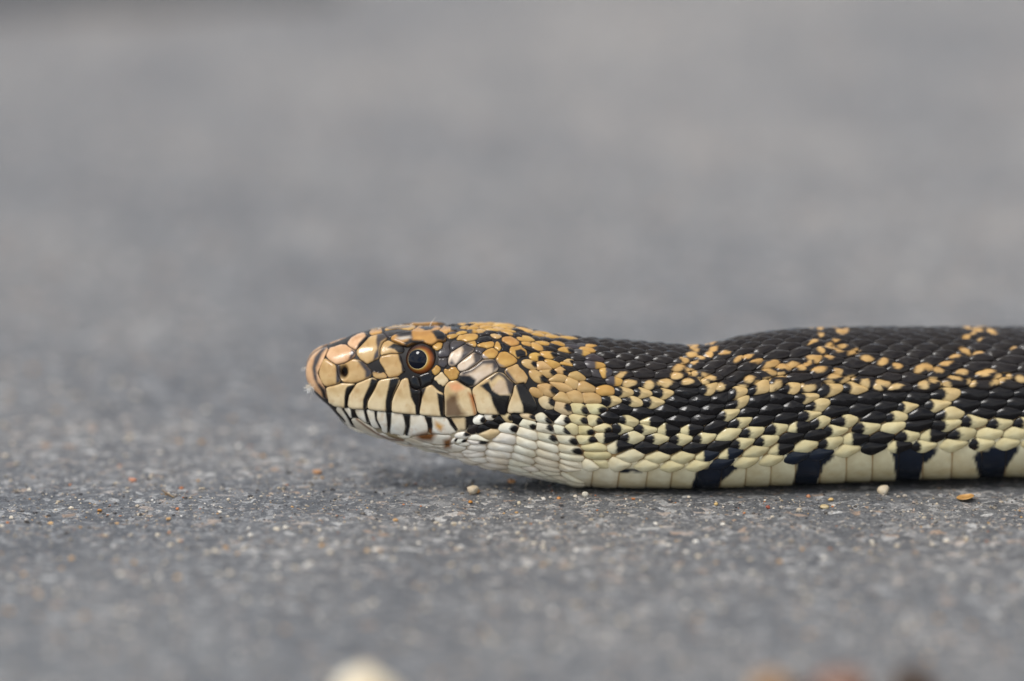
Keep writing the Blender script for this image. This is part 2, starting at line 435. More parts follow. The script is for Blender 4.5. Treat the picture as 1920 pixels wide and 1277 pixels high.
plate('eye_rim_plate', c2(397,532, 488,523, 498,580, 460,618, 412,608, 397,570), 'G', .2, .1)
plate('eye_rim_plate', c2(312,672, 370,605, 408,640, 403,690, 360,713), 'Y', .2, .1)
plate('cheek_plate', c2(362,770, 430,694, 508,762, 508,800, 460,843, 402,830), 'C', .22)
plate('cheek_plate', c2(472,702, 480,665, 600,642, 638,690, 628,750, 560,783, 512,758), 'Y', .22)
plate('temple_plate', e2(45,460, 45,410, 100,370, 210,358, 260,378, 190,430, 70,490), 'G', .25)
plate('temple_plate', e2(10,690, 50,570, 130,490, 250,420, 390,465, 385,500, 260,600, 150,690, 40,715), 'N', .28)
plate('temple_plate', e2(155,770, 160,710, 260,620, 400,535, 500,570, 510,620, 430,690, 290,780, 190,800), 'N', .28)
plate('temple_plate', c2(642,760, 662,705, 760,672, 860,605, 930,552, 1068,545, 1116,630, 1050,688, 940,758, 840,848, 740,853, 652,800), 'N', .3)
plate('temple_plate', e2(500,590, 510,560, 620,480, 690,465, 750,520, 745,570, 690,605, 530,615), 'Y', .25)
plate('temple_plate', e2(720,650, 760,550, 850,525, 960,580, 1025,650, 980,700, 880,745, 770,730), 'Y', .28)
plate('temple_plate', e2(130,340, 200,280, 300,255, 410,258, 440,300, 380,350, 270,370, 200,350), 'Y', .25)
plate('temple_plate', e2(270,400, 330,370, 410,365, 425,410, 395,445, 330,430), 'Y', .22)
plate('temple_plate', e2(440,425, 520,385, 640,365, 690,400, 670,445, 570,465, 470,450), 'Y', .25)
plate('temple_plate', e2(425,375, 470,325, 600,308, 655,335, 640,358, 510,375, 440,395), 'K', .22)
plate('temple_plate', e2(695,460, 730,385, 780,400, 800,470, 760,505, 710,480), 'Y', .22)
plate('temple_plate', e2(790,400, 840,380, 920,430, 915,495, 800,500, 815,460), 'K', .22)
plate('temple_plate', e2(815,350, 850,300, 940,295, 1030,345, 1055,400, 990,435, 900,420, 850,390), 'O', .25)
plate('temple_plate', e2(920,480, 960,445, 1080,440, 1170,500, 1185,570, 1040,605, 1000,570, 930,530), 'Y', .25)
plate('temple_plate', e2(405,480, 470,455, 560,470, 510,520, 490,560, 410,520), 'G', .2)
plate('cheek_plate', c2(1212,645, 1330,605, 1420,682, 1468,760, 1440,808, 1332,818, 1262,778, 1202,702), 'T', .25)
# lower lip and chin
plate('lower_lip_plate', c3(205,215, 268,226, 355,360, 395,436, 335,400, 245,290), 'W', .2)
plate('lower_lip_plate', c3(285,228, 362,236, 440,332, 368,338, 335,290), 'W', .2)
plate('lower_lip_plate', c3(425,246, 530,246, 568,350, 592,400, 520,368, 452,312), 'W', .2)
plate('lower_lip_plate', c3(560,252, 655,257, 668,360, 735,462, 650,438, 602,380), 'W', .2)
plate('lower_lip_plate', c3(682,262, 790,272, 812,400, 818,512, 760,492, 705,410, 680,330), 'W', .22)
plate('lower_lip_plate', c3(800,270, 990,296, 1030,400, 1020,480, 1000,545, 930,535, 840,515, 818,400), 'W', .22)
plate('lower_lip_plate', c3(1000,296, 1250,316, 1290,420, 1302,520, 1200,535, 1060,548, 1020,540, 1032,450), 'W', .22)
plate('lower_lip_plate', c3(1260,322, 1345,335, 1480,342, 1540,390, 1635,498, 1500,535, 1385,520, 1305,520, 1300,430), 'W', .22)
plate('lower_lip_plate', c3(1560,345, 1740,332, 1772,420, 1750,480, 1660,482, 1610,415), 'C', .22)
plate('chin_plate', c3(365,345, 445,345, 560,432, 700,522, 835,578, 990,608, 1095,662, 1000,655, 800,597, 560,508, 430,440), 'W', .22)
plate('chin_plate', c3(1005,600, 1110,582, 1200,610, 1330,655, 1480,690, 1420,700, 1180,676), 'W', .2)
plate('chin_plate', c3(1090,575, 1300,545, 1400,540, 1560,560, 1580,640, 1440,660, 1300,640), 'W', .2)
plate('chin_plate', c3(1400,690, 1320,660, 1440,670, 1600,660, 1760,700, 1690,735, 1560,740), 'W', .2)
plate('chin_plate', c3(1000,660, 1180,682, 1400,712, 1560,760, 1500,745, 1250,705), 'W', .15)

# ---- markings on the head plates: (outline, colour, softness in photograph pixels)
PAINT = []
def paint(poly, col, soft=1.2): PAINT.append((poly, CODE[col] if isinstance(col, str) else col, soft))
paint(c1(290,480, 360,395, 300,400, 200,520, 175,640, 195,760, 250,870, 330,960, 345,900, 240,800, 222,640), 'G', 2.2)
paint(c1(300,985, 372,1060, 340,940, 262,830), 'B')
paint(c1(700,545, 780,560, 900,690, 850,750, 800,760, 800,680, 740,600), 'G', 2.5)
paint(c1(450,610, 500,600, 500,800, 455,830), 'G', 1.5)
paint(c1(640,420, 700,460, 640,530, 600,550, 625,480), 'G', 2)
paint(e1(345,240, 420,230, 440,300, 300,440, 220,500, 270,400, 370,300), 'B', 1.5)
paint(e1(540,262, 700,250, 720,310, 600,380, 565,470, 570,600, 480,660, 500,560, 545,480, 525,380), 'G', 2)
paint(c1(835,600, 930,555, 990,590, 1045,680, 980,705, 870,680), 'K', 1.5)
paint(e1(700,465, 790,400, 980,440, 980,540, 860,545, 800,490), 'K', 1.5)
paint(c1(1190,470, 1260,470, 1300,700, 1240,700, 1230,600, 1205,540), 'B', 1.5)
paint(e1(800,270, 1055,230, 1075,400, 1000,420, 1020,330, 860,340), 'G', 2)
paint(e1(830,275, 1050,240, 1050,290, 900,310), 'K', 2)
paint(e1(820,345, 1040,320, 1050,345, 900,375), (190, 190, 186), 2)
paint(e1(940,400, 1050,370, 1240,378, 1260,410, 1060,420, 960,460), 'K', 2)
paint(e1(1350,255, 1450,225, 1540,255, 1600,330, 1530,385, 1430,370, 1400,310), 'K', 1.5)
paint(e1(690,180, 1040,150, 1000,170, 730,195), 'G', 1.5)
paint(e1(1160,170, 1250,150, 1410,155, 1350,205, 1260,212), 'K', 1.2)
paint(e1(1640,140, 1800,140, 1780,225, 1640,215), 'K', 1.5)
paint(c1(590,855, 690,825, 615,960, 590,1110, 555,1110, 555,985, 568,890), 'K')
paint(c1(848,850, 875,760, 960,785, 895,920, 832,1020, 815,1130, 775,1130, 778,1010, 805,940), 'K')
paint(c1(1100,765, 1225,755, 1145,940, 1115,1040, 1112,1170, 1045,1160, 1048,1020, 1068,920), 'K')
paint(c1(1325,840, 1480,880, 1478,1040, 1445,1200, 1408,1190, 1400,1080, 1350,980), 'K')
paint(c2(165,900, 260,860, 235,930, 205,1000, 175,1080, 175,1200, 160,1200), 'B')
paint(c2(385,930, 475,960, 470,1215, 428,1215, 408,1090), 'K')
paint(c2(545,960, 620,940, 640,1050, 690,1150, 740,1180, 640,1220, 480,1220, 482,1020), (112, 92, 72), 5)
paint(c2(520,830, 640,810, 720,880, 620,920, 560,900), (226, 172, 132), 4)
paint(c2(762,930, 830,960, 860,1210, 838,1210, 800,1060), (170, 110, 60), 3)
paint(c2(1010,960, 1040,880, 1130,780, 1230,800, 1270,930, 1200,960, 1120,950), 'N', 2.5)
paint(c2(900,850, 1000,800, 1040,900, 1130,960, 1260,960, 1215,1200, 1120,1195, 1060,1080, 1010,940), 'K', 1.6)
paint(c2(1000,770, 1120,685, 1230,755, 1180,760, 1110,730, 1030,800), 'G', 2.5)
paint(c2(1130,690, 1310,830, 1280,960, 1240,940, 1200,800), 'G', 2)
paint(pxl(966,722, 982,716, 1000,745, 1008,760, 1008,776, 981,776, 980,760, 974,745), 'K', 1.6)
paint(e2(190,430, 290,380, 400,455, 395,510, 250,620, 140,700, 200,600, 230,500), 'G', 3)
paint(e2(120,720, 200,660, 130,720, 40,720, 10,700, 60,640), 'G', 3)
paint(e2(380,560, 420,525, 520,570, 515,640, 300,790, 280,785, 400,680), 'G', 2.5)
paint(c2(635,720, 780,730, 850,780, 830,860, 740,870, 630,800), 'K', 2.5)
paint(c2(660,690, 780,665, 930,550, 1075,535, 1130,630, 1050,690, 1040,600, 930,600, 800,690, 700,730), 'G', 3)
paint(c2(840,860, 860,820, 1060,690, 1040,700, 900,790, 850,830), 'G', 2)
paint(e2(495,540, 560,590, 600,620, 500,625), (150, 148, 150), 2)
paint(e2(715,640, 760,700, 850,745, 760,745), (110, 105, 105), 2.5)
paint(e2(1005,510, 1090,490, 1160,530, 1170,600, 1030,610, 1010,560), 'K', 1.2)
paint(c2(1195,640, 1260,720, 1330,815, 1270,790, 1195,710), 'G', 2.5)
paint(c3(258,220, 290,222, 372,340, 415,445, 390,445, 350,365), 'K')
paint(c3(366,228, 420,238, 455,335, 385,338), 'K')
paint(c3(520,240, 560,245, 580,345, 600,410, 560,390), 'K')
paint(c3(648,252, 690,258, 685,350, 745,470, 720,465, 665,365), 'K')
paint(c3(795,262, 862,268, 856,400, 842,525, 808,520, 806,400), 'K')
paint(c3(998,288, 1088,298, 1082,440, 1055,545, 1000,565, 1000,530, 1032,440), 'K')
paint(c3(1255,315, 1342,328, 1355,430, 1340,540, 1295,530, 1290,420), 'K')
paint(c3(1515,325, 1580,345, 1655,470, 1640,515, 1560,420), 'K')
paint(c3(1740,325, 1790,325, 1790,490, 1745,490), 'B', 2.5)
paint(c3(1120,545, 1220,515, 1330,480, 1390,540, 1340,610, 1220,605), (122, 78, 36), 5)
paint(c3(1480,600, 1580,570, 1570,690, 1490,700), (128, 84, 40), 4)
paint(c3(1390,380, 1480,430, 1450,490, 1390,450), (206, 160, 90), 4)
paint(c3(440,335, 560,425, 700,515, 835,572, 1000,590, 1010,612, 830,590, 690,530, 550,440, 430,350), (120, 78, 48), 1.5)

def paint_colors(P, base, marks):
    c = np.tile(lin(base), (len(P), 1))
    for poly, col, soft in marks:
        q = np.asarray(poly); lo = q.min(0) - 6; hi = q.max(0) + 6
        if (P[:, 0].max() < lo[0]) or (P[:, 0].min() > hi[0]) or (P[:, 1].max() < lo[1]) or (P[:, 1].min() > hi[1]): continue
        a = np.clip(0.5 + sdist(q, P) / (2 * soft), 0, 1)[:, None]
        c = c * (1 - a) + lin(col) * a
    return c

def round_poly(poly, m, it=2):
    poly = np.asarray(poly, float); P = np.vstack([poly, poly[:1]])
    L_ = np.concatenate([[0], np.cumsum(np.hypot(*np.diff(P, axis=0).T))])
    t = np.linspace(0, L_[-1], m, endpoint=False)
    Q = np.stack([np.interp(t, L_, P[:, 0]), np.interp(t, L_, P[:, 1])], -1)
    for _ in range(it): Q = 0.25 * np.roll(Q, 1, 0) + 0.5 * Q + 0.25 * np.roll(Q, -1, 0)
    return Q

def polar_faces(rings, m):
    F = []
    for r in range(rings - 1):
        for k in range(m):
            a = r * m + k; b_ = r * m + (k + 1) % m
            F.append((a, b_, b_ + m, a + m))
    c = rings * m
    for k in range(m): F.append(((rings - 1) * m + k, (rings - 1) * m + (k + 1) % m, c))
    return F

NOSTRIL = np.array(c1(541, 684)[0])
def nostril_dip(P):
    q = (P - NOSTRIL) / np.array([9.0, 13.5]); r = np.hypot(q[:, 0], q[:, 1])
    return 1.5 * np.clip(1.25 - r, 0, 1) ** 1.2
EYE_PX = np.array([788.0, 674.5])

PIECES = []        # (name, verts mm, faces, colours, visible size, material)
def add_piece(name, V, F, Cc, size, mat):
    PIECES.append((name, V, F, Cc, size, mat))

def orient(V, F, N0):
    a, b_, c = V[F[0][0]], V[F[0][1]], V[F[0][2]]
    n = np.cross(b_ - a, c - a)
    return F if n @ N0 > 0 else [tuple(reversed(f)) for f in F]

BLOCK = []         # (s, tau) samples covered by head plates
RHO = [1.0, 0.988, 0.97, 0.945, 0.91, 0.865, 0.81, 0.75, 0.68, 0.61, 0.53, 0.45, 0.36, 0.27, 0.18, 0.09]
PM = 72
OUT = [round_poly(q[1], PM, 3) for q in PL]
th_ = np.linspace(0, 2 * math.pi, 48, endpoint=False)
EYE_RING = EYE_PX + np.stack([31 * np.cos(th_), 29 * np.sin(th_)], -1)
GROWN = []
for a_i, Q in enumerate(OUT):          # let neighbouring plates grow until only a thin seam is left
    other = np.vstack([o for b_i, o in enumerate(OUT) if b_i != a_i] + [EYE_RING])
    tang = np.roll(Q, -1, 0) - np.roll(Q, 1, 0); nrm = np.stack([tang[:, 1], -tang[:, 0]], -1)
    nrm /= np.maximum(np.linalg.norm(nrm, axis=1, keepdims=True), 1e-6)
    if np.mean(np.sum(nrm * (Q - Q.mean(0)), axis=1)) < 0: nrm = -nrm
    D = np.sqrt(((Q[:, None] - other[None]) ** 2).sum(2)).min(1)
    ins = np.zeros(len(Q), bool)
    for b_i, o in enumerate(OUT):
        if b_i != a_i and (np.abs(o.mean(0) - Q.mean(0)) < 90).all(): ins |= inside(o, Q)
    mv = np.where(ins, -0.5 * D - 0.4, np.where(D < 9, np.clip((D - 0.75) / 2, -0.4, 3.6), 1.0))
    for _ in range(2): mv = 0.25 * np.roll(mv, 1) + 0.5 * mv + 0.25 * np.roll(mv, -1)
    GROWN.append(Q + nrm * mv[:, None])
for (name, poly, base, H, lift), Q in zip(PL, GROWN):
    m = PM
    cen = Q.mean(0)
    dirs = Q - cen; R = np.hypot(*dirs.T)
    P = np.vstack([cen + dirs * r for r in RHO] + [cen[None]])
    D = np.concatenate([(1 - r) * R for r in RHO] + [[R.min()]]) * 0.1
    e = min(0.55, 0.1 * R.mean() * 0.6)
    prof = np.sqrt(np.clip(1 - (1 - np.clip(D / e, 0, 1)) ** 2, 0, 1))
    dome = 1 - np.concatenate([np.full(m, r) for r in RHO] + [[0.0]]) ** 2
    h = lift + H * prof + 0.06 * dome - 0.22 * (D <= 0) * 1.0 - lift * (D <= 0)
    h = h - nostril_dip(P)
    st = np.array([px2st_in(p[0], p[1], cen[0], cen[1]) for p in P])
    S, Nn = surf(st[:, 0], st[:, 1])
    V = S + Nn * h[:, None]
    Cc = paint_colors(P, base, PAINT)
    if name == 'upper_lip_plate':
        lo_, hi_ = Q[:, 1].min(), Q[:, 1].max(); gq = np.clip((P[:, 1] - lo_) / (hi_ - lo_), 0, 1)[:, None]
        Cc = Cc * (np.array([0.93, 0.86, 0.74]) * (1 - gq) + np.array([1.06, 1.08, 1.10]) * gq)
    stain = np.clip(vnoise(P[:, 0], P[:, 1], 9, 61) * 1.4 - 0.45 + 0.5 * vnoise(P[:, 0], P[:, 1], 2.6, 62), 0, 1)[:, None] * 0.38
    Cc = Cc * (1 - stain) + Cc * np.array([0.72, 0.50, 0.34]) * stain
    nd = np.clip(nostril_dip(P) / 0.9, 0, 1)[:, None]
    Cc = Cc * (1 - nd) + lin((30, 17, 12)) * nd
    edge = np.clip(1 - D / 0.14, 0, 1)[:, None] * 0.55
    Cc = Cc * (1 - edge) + lin((52, 38, 30)) * edge
    F = polar_faces(len(RHO), m)
    F = orient(V, F, Nn[0])
    area = 0.5 * abs(np.sum(Q[:, 0] * np.roll(Q[:, 1], -1) - Q[:, 1] * np.roll(Q[:, 0], -1)))
    add_piece(name, V, F, Cc, area + 5000, M_PLATE)
    if st[:, 1].min() > 0.01:
        add_piece(name, V * np.array([1, -1, 1]), [tuple(reversed(f)) for f in F], Cc, 0, M_PLATE)
    lo, hi = Q.min(0), Q.max(0)
    gxx, gyy = np.meshgrid(np.arange(lo[0] + 1, hi[0], 5.0), np.arange(lo[1] + 1, hi[1], 3.5))
    g = np.stack([gxx.ravel(), gyy.ravel()], -1)
    inset = cen + dirs * 0.75
    g = np.vstack([g[inside(inset, g)], inset[::3]])
    for p in g:
        r = px2st(p[0], p[1])
        if r: BLOCK.append(r)

# ---- smaller scales traced one by one behind the head: (crop, x, y, colour [, flags])
TR = []
def trace(f, s):
    for tok in s.split():
        x, y, c = tok.split(',')
        p = f(float(x), float(y))[0]; TR.append((p[0], p[1], c))
trace(e2, '90,285,Y 200,245,Y 40,235,G 120,200,G 370,220,GY 230,165,Y 350,165,Y 320,115,K 480,125,Y 600,112,Y 570,160,Y 590,225,K 490,215,T 640,190,Y '
          '740,180,T 790,138,Y 880,172,Y 900,212,Y 920,248,Y 1020,200,K 1180,218,Y 1340,262,Y 1440,248,Y 1550,298,Y 1640,268,K 1790,318,Y 1720,355,K '
          '1840,400,G 1010,262,K 1130,258,K 510,268,K 720,290,T 820,262,K 1090,340,Y 1190,308,Y 1320,325,K 1450,345,K 1150,395,Y 1160,460,K 1330,440,Y '
          '1450,400,Y 1490,465,K 1630,400,Y 1570,425,K 1260,590,Yk 1550,570,Yk 1680,625,K 1770,500,Yk 1740,570,K 1200,690,Tk 1440,745,T 1580,720,Y '
          '1780,690,Y 1790,770,K 60,120,K 150,110,Y')
c5 = crop(960, 600, 6.387)
trace(c5, '720,310,G 830,300,G 920,312,Y 820,390,Gy 970,455,G 890,350,Y 760,440,K 960,540,Gy 790,540,K 890,635,B 270,670,Tk 440,630,Tk 590,600,Tk 770,670,T '
          '240,880,T 460,850,Tk 600,800,T 700,750,T 870,800,T 980,730,B 400,990,Ck 590,920,T 740,915,T 940,940,T 600,1050,Ck 800,1070,Fk 990,1060,Fk '
          '1110,850,Y 1100,640,Yb 1230,720,Gy 1000,640,G 560,700,T 660,510,Tk')
trace(c3, '1690,545,Wk 1600,620,Wk 1820,470,B 1700,665,W 1850,600,W 1760,740,W')
trace(c4, '310,370,Wk 455,335,Wk 450,410,K 540,360,K 640,335,Ck 745,340,K 870,315,Ck 640,450,Wk 410,520,C 880,400,Wk 1070,345,Wk 1290,370,Wk 1500,365,Fk '
          '1190,320,K 250,605,Wk 215,700,W 195,775,W 170,840,W 610,590,W 570,690,W 540,770,W 510,845,W 480,905,W 50,690,W 60,625,Wk 20,770,W '
          '880,530,W 870,640,W 850,740,W 820,820,W 790,890,W 800,955,W 1090,460,Wk 1115,580,Wk 1115,680,W 1105,780,W 1095,865,W 1110,945,W '
          '1300,490,Wk 1350,595,Wk 1380,720,Wk 1405,815,W 1420,890,W 1550,490,Fk 1590,600,Fk 1670,690,F 1710,785,F 1760,890,F 1700,380,Fk 1790,460,Fk 350,470,K')
TR = [(x, y, c) for x, y, c in TR]
sites = []   # dict: s, t(tau), code, px, py
for x, y, c in TR:
    r = px2st(x, y)
    if r is None:
        r = px2st_in(x, y, x, y + 20)
    sites.append([r[0], r[1], c, x, y])

# ---- regular rows of scales along neck and body
V_EDGE = tab('1000:884 1074:880 1150:879 1250:882 1350:878 1450:871 1500:866 1600:852 1700:846 1800:843 1920:840')
ve_x = np.arange(1050, 1921, 30.0)
ve = np.array([px2st(x, y) for x, y in zip(ve_x, pchip(*V_EDGE, ve_x))])
def tau_edge(s): return np.interp(s, ve[:, 0], ve[:, 1])
NR = 16
YS = np.array([[float(v) for v in p.split(',')] for p in (
 '1132,699 1162,706 1179,720 1152,713 1134,733 1171,738 1204,739 1217,724 1246,719 1237,738 1184,753 1220,753 1198,778 1174,791 1217,794 1146,753 '
 '1284,678 1302,657 1297,667 1313,672 1330,667 1337,658 1359,665 1302,683 1274,691 1268,706 1297,700 1250,720 1288,716 1320,716 1330,709 1332,730 '
 '1350,727 1371,739 1385,759 1373,775 1389,789 1389,729 1401,736 1422,725 1458,723 1444,732 1405,713 1437,713 1442,698 1440,688 1452,684 1461,703 '
 '1470,690 1485,687 1502,692 1513,684 1385,675 1399,671 1419,679 1536,695 1522,674 1534,676 1553,672 1538,660 1525,644 1539,631 1573,626 1566,642 '
 '1555,652 1571,661 1562,706 1571,698 1552,720 1481,730 1495,725 1516,729 1552,730 1543,743 1511,750 1527,764 1513,780 1532,794 1541,780 1555,805 '
 '1573,791 1583,626 1578,652 1601,662 1625,675 1656,681 1681,688 1725,694 1738,689 1759,696 1774,684 1790,671 1808,661 1813,634 1831,626 1842,640 '
 '1860,627 1834,665 1901,656 1803,701 1790,711 1821,718 1842,703 1852,699 1870,714 1886,707 1914,714 1800,737 1774,724 1767,742 1754,760 1731,724 '
 '1749,714 1715,750 1697,765 1718,776 1679,727 1656,719 1645,727 1622,721 1606,727 1588,716 1568,706 1674,781 1697,796 1671,817 1777,776 1798,791 '
 '1829,786 1849,791 1829,814').split()])
def columns(spacing, x_anchor, lo, hi):
    out = {0: x_anchor}; x = x_anchor; k = 0
    while x < hi: x += spacing(x); k += 1; out[k] = x
    x = x_anchor; k = 0
    while x > lo: x -= spacing(x - 15); k -= 1; out[k] = x
    return out
BOUNDS = [920, 964, 1010, 1058, 1107, 1156, 1209, 1255, 1303, 1348, 1394, 1441, 1487, 1534, 1583, 1632, 1681, 1727, 1781, 1836, 1882] + [1882 + 49 * q for q in range(1, 64)]
lowc = {q - 20: float(x) for q, x in enumerate(BOUNDS)}
upc = columns(lambda x: np.interp(x, [1100, 1210, 1500, 1700], [29.5, 31, 45, 48]), 1784, 900, 5000)
n_traced = len(sites)
tr_st = np.array([[q[0], q[1]] for q in sites]); blk = np.array(BLOCK)
for k in lowc:
    if k not in upc: continue
    for r in range(1, NR + 1):
        f = (r - 1) / (NR - 1)
        x = lowc[k] * (1 - f) + upc[k] * f + (0.5 * (24 + 20 * (1 - f) if False else 44 * (1 - f) + 38 * f) if r % 2 == 0 else 0)
        s = (x - 960) * 0.1 + rng.normal(0, 0.10)
        if s < 8 or x > 4960: continue
        tau = tau_edge(s) * (1 - (r - 0.5) / (NR - 0.5)) if r < NR else 0.0
        H_ = half_len(s)
        tau += rng.normal(0, 0.05) / H_ if r < NR else 0
        # the front of the neck is covered by the traced scales
        px = x; lower_limit = 1128 if r < 9 else 1118
        d = np.hypot((tr_st[:, 0] - s) / 1.5, (tr_st[:, 1] - tau) * H_)
        if d.min() < 1.05: continue
        if px < lower_limit - 60: continue
        if len(blk) and np.hypot((blk[:, 0] - s), (blk[:, 1] - tau) * half_len(s)).min() < 0.8: continue
        sites.append([s, tau, 'L%d' % r, None, None])
# chin and throat under the jaw, between the traced rows and the midline below
for s in np.arange(-30, 12, 3.9):
    H_ = half_len(s)
    for q, tt in enumerate(np.arange(H_, H_ * 0.55, -1.35)):
        ss = s + (1.95 if q % 2 else 0); tau = tt / half_len(ss)
        if tau > 1: tau = 1.0
        st_all = np.array([[z[0], z[1]] for z in sites])
        d = np.hypot((st_all[:, 0] - ss) / 2.6, (st_all[:, 1] - tau) * H_)
        if d.min() < 1.15: continue
        if np.hypot((blk[:, 0] - ss), (blk[:, 1] - tau) * H_).min() < 1.0: continue
        p = surf(ss, tau)[0][0]
        if p[2] < 0.05 and ss > 10: continue
        sites.append([ss, min(tau, 1.0), 'W', None, None])

# a scale that carries a light mark sits where the mark is
lat_idx = np.array([i for i, z in enumerate(sites) if z[2].startswith('L')])
lat_px = project(surf(np.array([sites[i][0] for i in lat_idx]), np.array([sites[i][1] for i in lat_idx]))[0])
used = set()
for x, y in YS:
    d = np.hypot((lat_px[:, 0] - x) / 1.6, lat_px[:, 1] - y); k = int(np.argmin(d))
    if d[k] < 13 and k not in used:
        used.add(k); r = px2st(lat_px[k, 0] + 0.75 * (x - 2 - lat_px[k, 0]), lat_px[k, 1] + 0.75 * (y - lat_px[k, 1]))
        if r is not None and r[1] > 0.03: sites[lat_idx[k]][0], sites[lat_idx[k]][1] = r
# mirror to the far side
allsites = list(sites)
for z in sites:
    if z[1] > 0.035: allsites.append([z[0], -z[1], z[2] + 'm', z[3], z[4]])
AS = np.array([[z[0], z[1]] for z in allsites])
T_mm = AS[:, 1] * half_len(AS[:, 0])
blk_mm = np.stack([blk[:, 0], blk[:, 1] * half_len(blk[:, 0])], -1)
blk_mm = np.vstack([blk_mm, blk_mm * np.array([1, -1])])
PTS = np.stack([AS[:, 0], T_mm], -1)
for b0_, b1_ in zip(BOUNDS[3:-1], BOUNDS[4:]):
    ss = ((b0_ + b1_) / 2 - 960) * 0.1; tt = float(tau_edge(ss)) * float(half_len(ss)) + 1.0
    blk_mm = np.vstack([blk_mm, [[ss, tt], [ss, -tt], [ss, tt + 1], [ss, -tt - 1]]])

def clip_half(poly, n, d):
    out = []; m = len(poly)
    for i in range(m):
        a = poly[i]; b_ = poly[(i + 1) % m]
        da = a[0] * n[0] + a[1] * n[1] - d; db = b_[0] * n[0] + b_[1] * n[1] - d
        if da <= 0: out.append(a)
        if (da < 0 < db) or (db < 0 < da):
            t = da / (da - db); out.append((a[0] + (b_[0] - a[0]) * t, a[1] + (b_[1] - a[1]) * t))
    return out

# anisotropy: scales are longer than wide
def cell(i):
    c = PTS[i]; ax = 0.62
    code = allsites[i][2]; lat = code.startswith('L')
    bs, bt = (3.1, 1.5) if lat else (2.7, 1.25)
    if code.rstrip('m') == 'L1': bt = 2.4
    poly = [(c[0] - bs, c[1] - bt), (c[0] + bs, c[1] - bt), (c[0] + bs, c[1] + bt), (c[0] - bs, c[1] + bt)]
    near = np.where((np.abs(PTS[:, 0] - c[0]) < 7) & (np.abs(PTS[:, 1] - c[1]) < 4))[0]
    nb = [PTS[j] for j in near if j != i]
    b = blk_mm[(np.abs(blk_mm[:, 0] - c[0]) < 4.5) & (np.abs(blk_mm[:, 1] - c[1]) < 3.5)]
    nb += [q for q in b]
    nb.sort(key=lambda q: ((q[0] - c[0]) * ax) ** 2 + (q[1] - c[1]) ** 2)
    for q in nb:
        d = (q - c); dm = np.array([d[0] * ax * ax, d[1]])
        mid = (q + c) / 2
        poly = clip_half(poly, dm, float(dm @ mid))
        if len(poly) < 3: return None
    return np.array(poly)

# ---- pattern of the neck and body, in photograph pixels of the flank
k5 = crop(1012, 581, 2.1145)
BLACK = [k5(*[float(v) for p in q.split() for v in p.split(',')]) for q in (
 '243,355 300,350 353,355 366,438 320,450 254,450 224,404', '425,398 482,357 505,326 569,315 655,328 730,332 748,364 757,408 774,450 730,455 639,458 569,461 482,461 444,425',
 '818,347 856,330 949,323 1013,330 1036,362 1036,397 1021,436 998,442 913,446 865,448 827,436 816,391',
 '1095,357 1159,326 1243,317 1366,315 1387,351 1421,368 1404,395 1366,412 1362,433 1269,440 1201,442 1159,417 1106,417',
 '1500,440 1570,430 1600,470 1680,480 1640,502 1540,497', '1651,347 1732,302 1935,311 1935,417 1730,419 1673,417 1639,389',
 '270,490 330,500 350,520 420,533 480,538 515,545 440,557 380,557 340,541 300,512', '520,540 560,543 640,528 700,530 770,508 792,530 782,560 700,571 600,569 550,556',
 '800,483 845,488 862,520 892,552 868,552 828,520', '940,520 1020,490 1026,440 1062,458 1082,480 1162,490 1150,517 1060,527 960,547', '1240,512 1360,500 1377,540 1270,547',
 '338,476 385,466 404,484 350,492', '408,480 440,478 446,512 412,512', '512,482 546,480 548,514 514,514', '603,478 634,476 636,508 604,508', '688,476 718,474 720,506 690,506',
 '886,472 912,470 914,492 888,494', '1292,474 1320,470 1322,484 1294,486', '1560,500 1640,508 1700,516 1660,520 1580,512',
 '622,642 700,613 802,610 760,640 712,680 700,712 600,712 612,680', '983,580 1080,558 1162,578 1122,620 1098,672 1092,712 1004,712 1012,665 1020,620',
 '1393,560 1480,538 1577,558 1517,610 1503,662 1500,712 1405,712 1413,655 1410,600', '1723,575 1810,543 1902,548 1857,600 1838,652 1836,712 1738,712 1745,655',
 '300,635 400,628 404,636 330,642', '500,600 545,585 548,592 510,604')]
FLANK = tab('1050:790 1110:798 1200:800 1300:802 1390:797 1500:797 1560:788 1620:790 1700:800 1800:792 1920:784 2400:784')

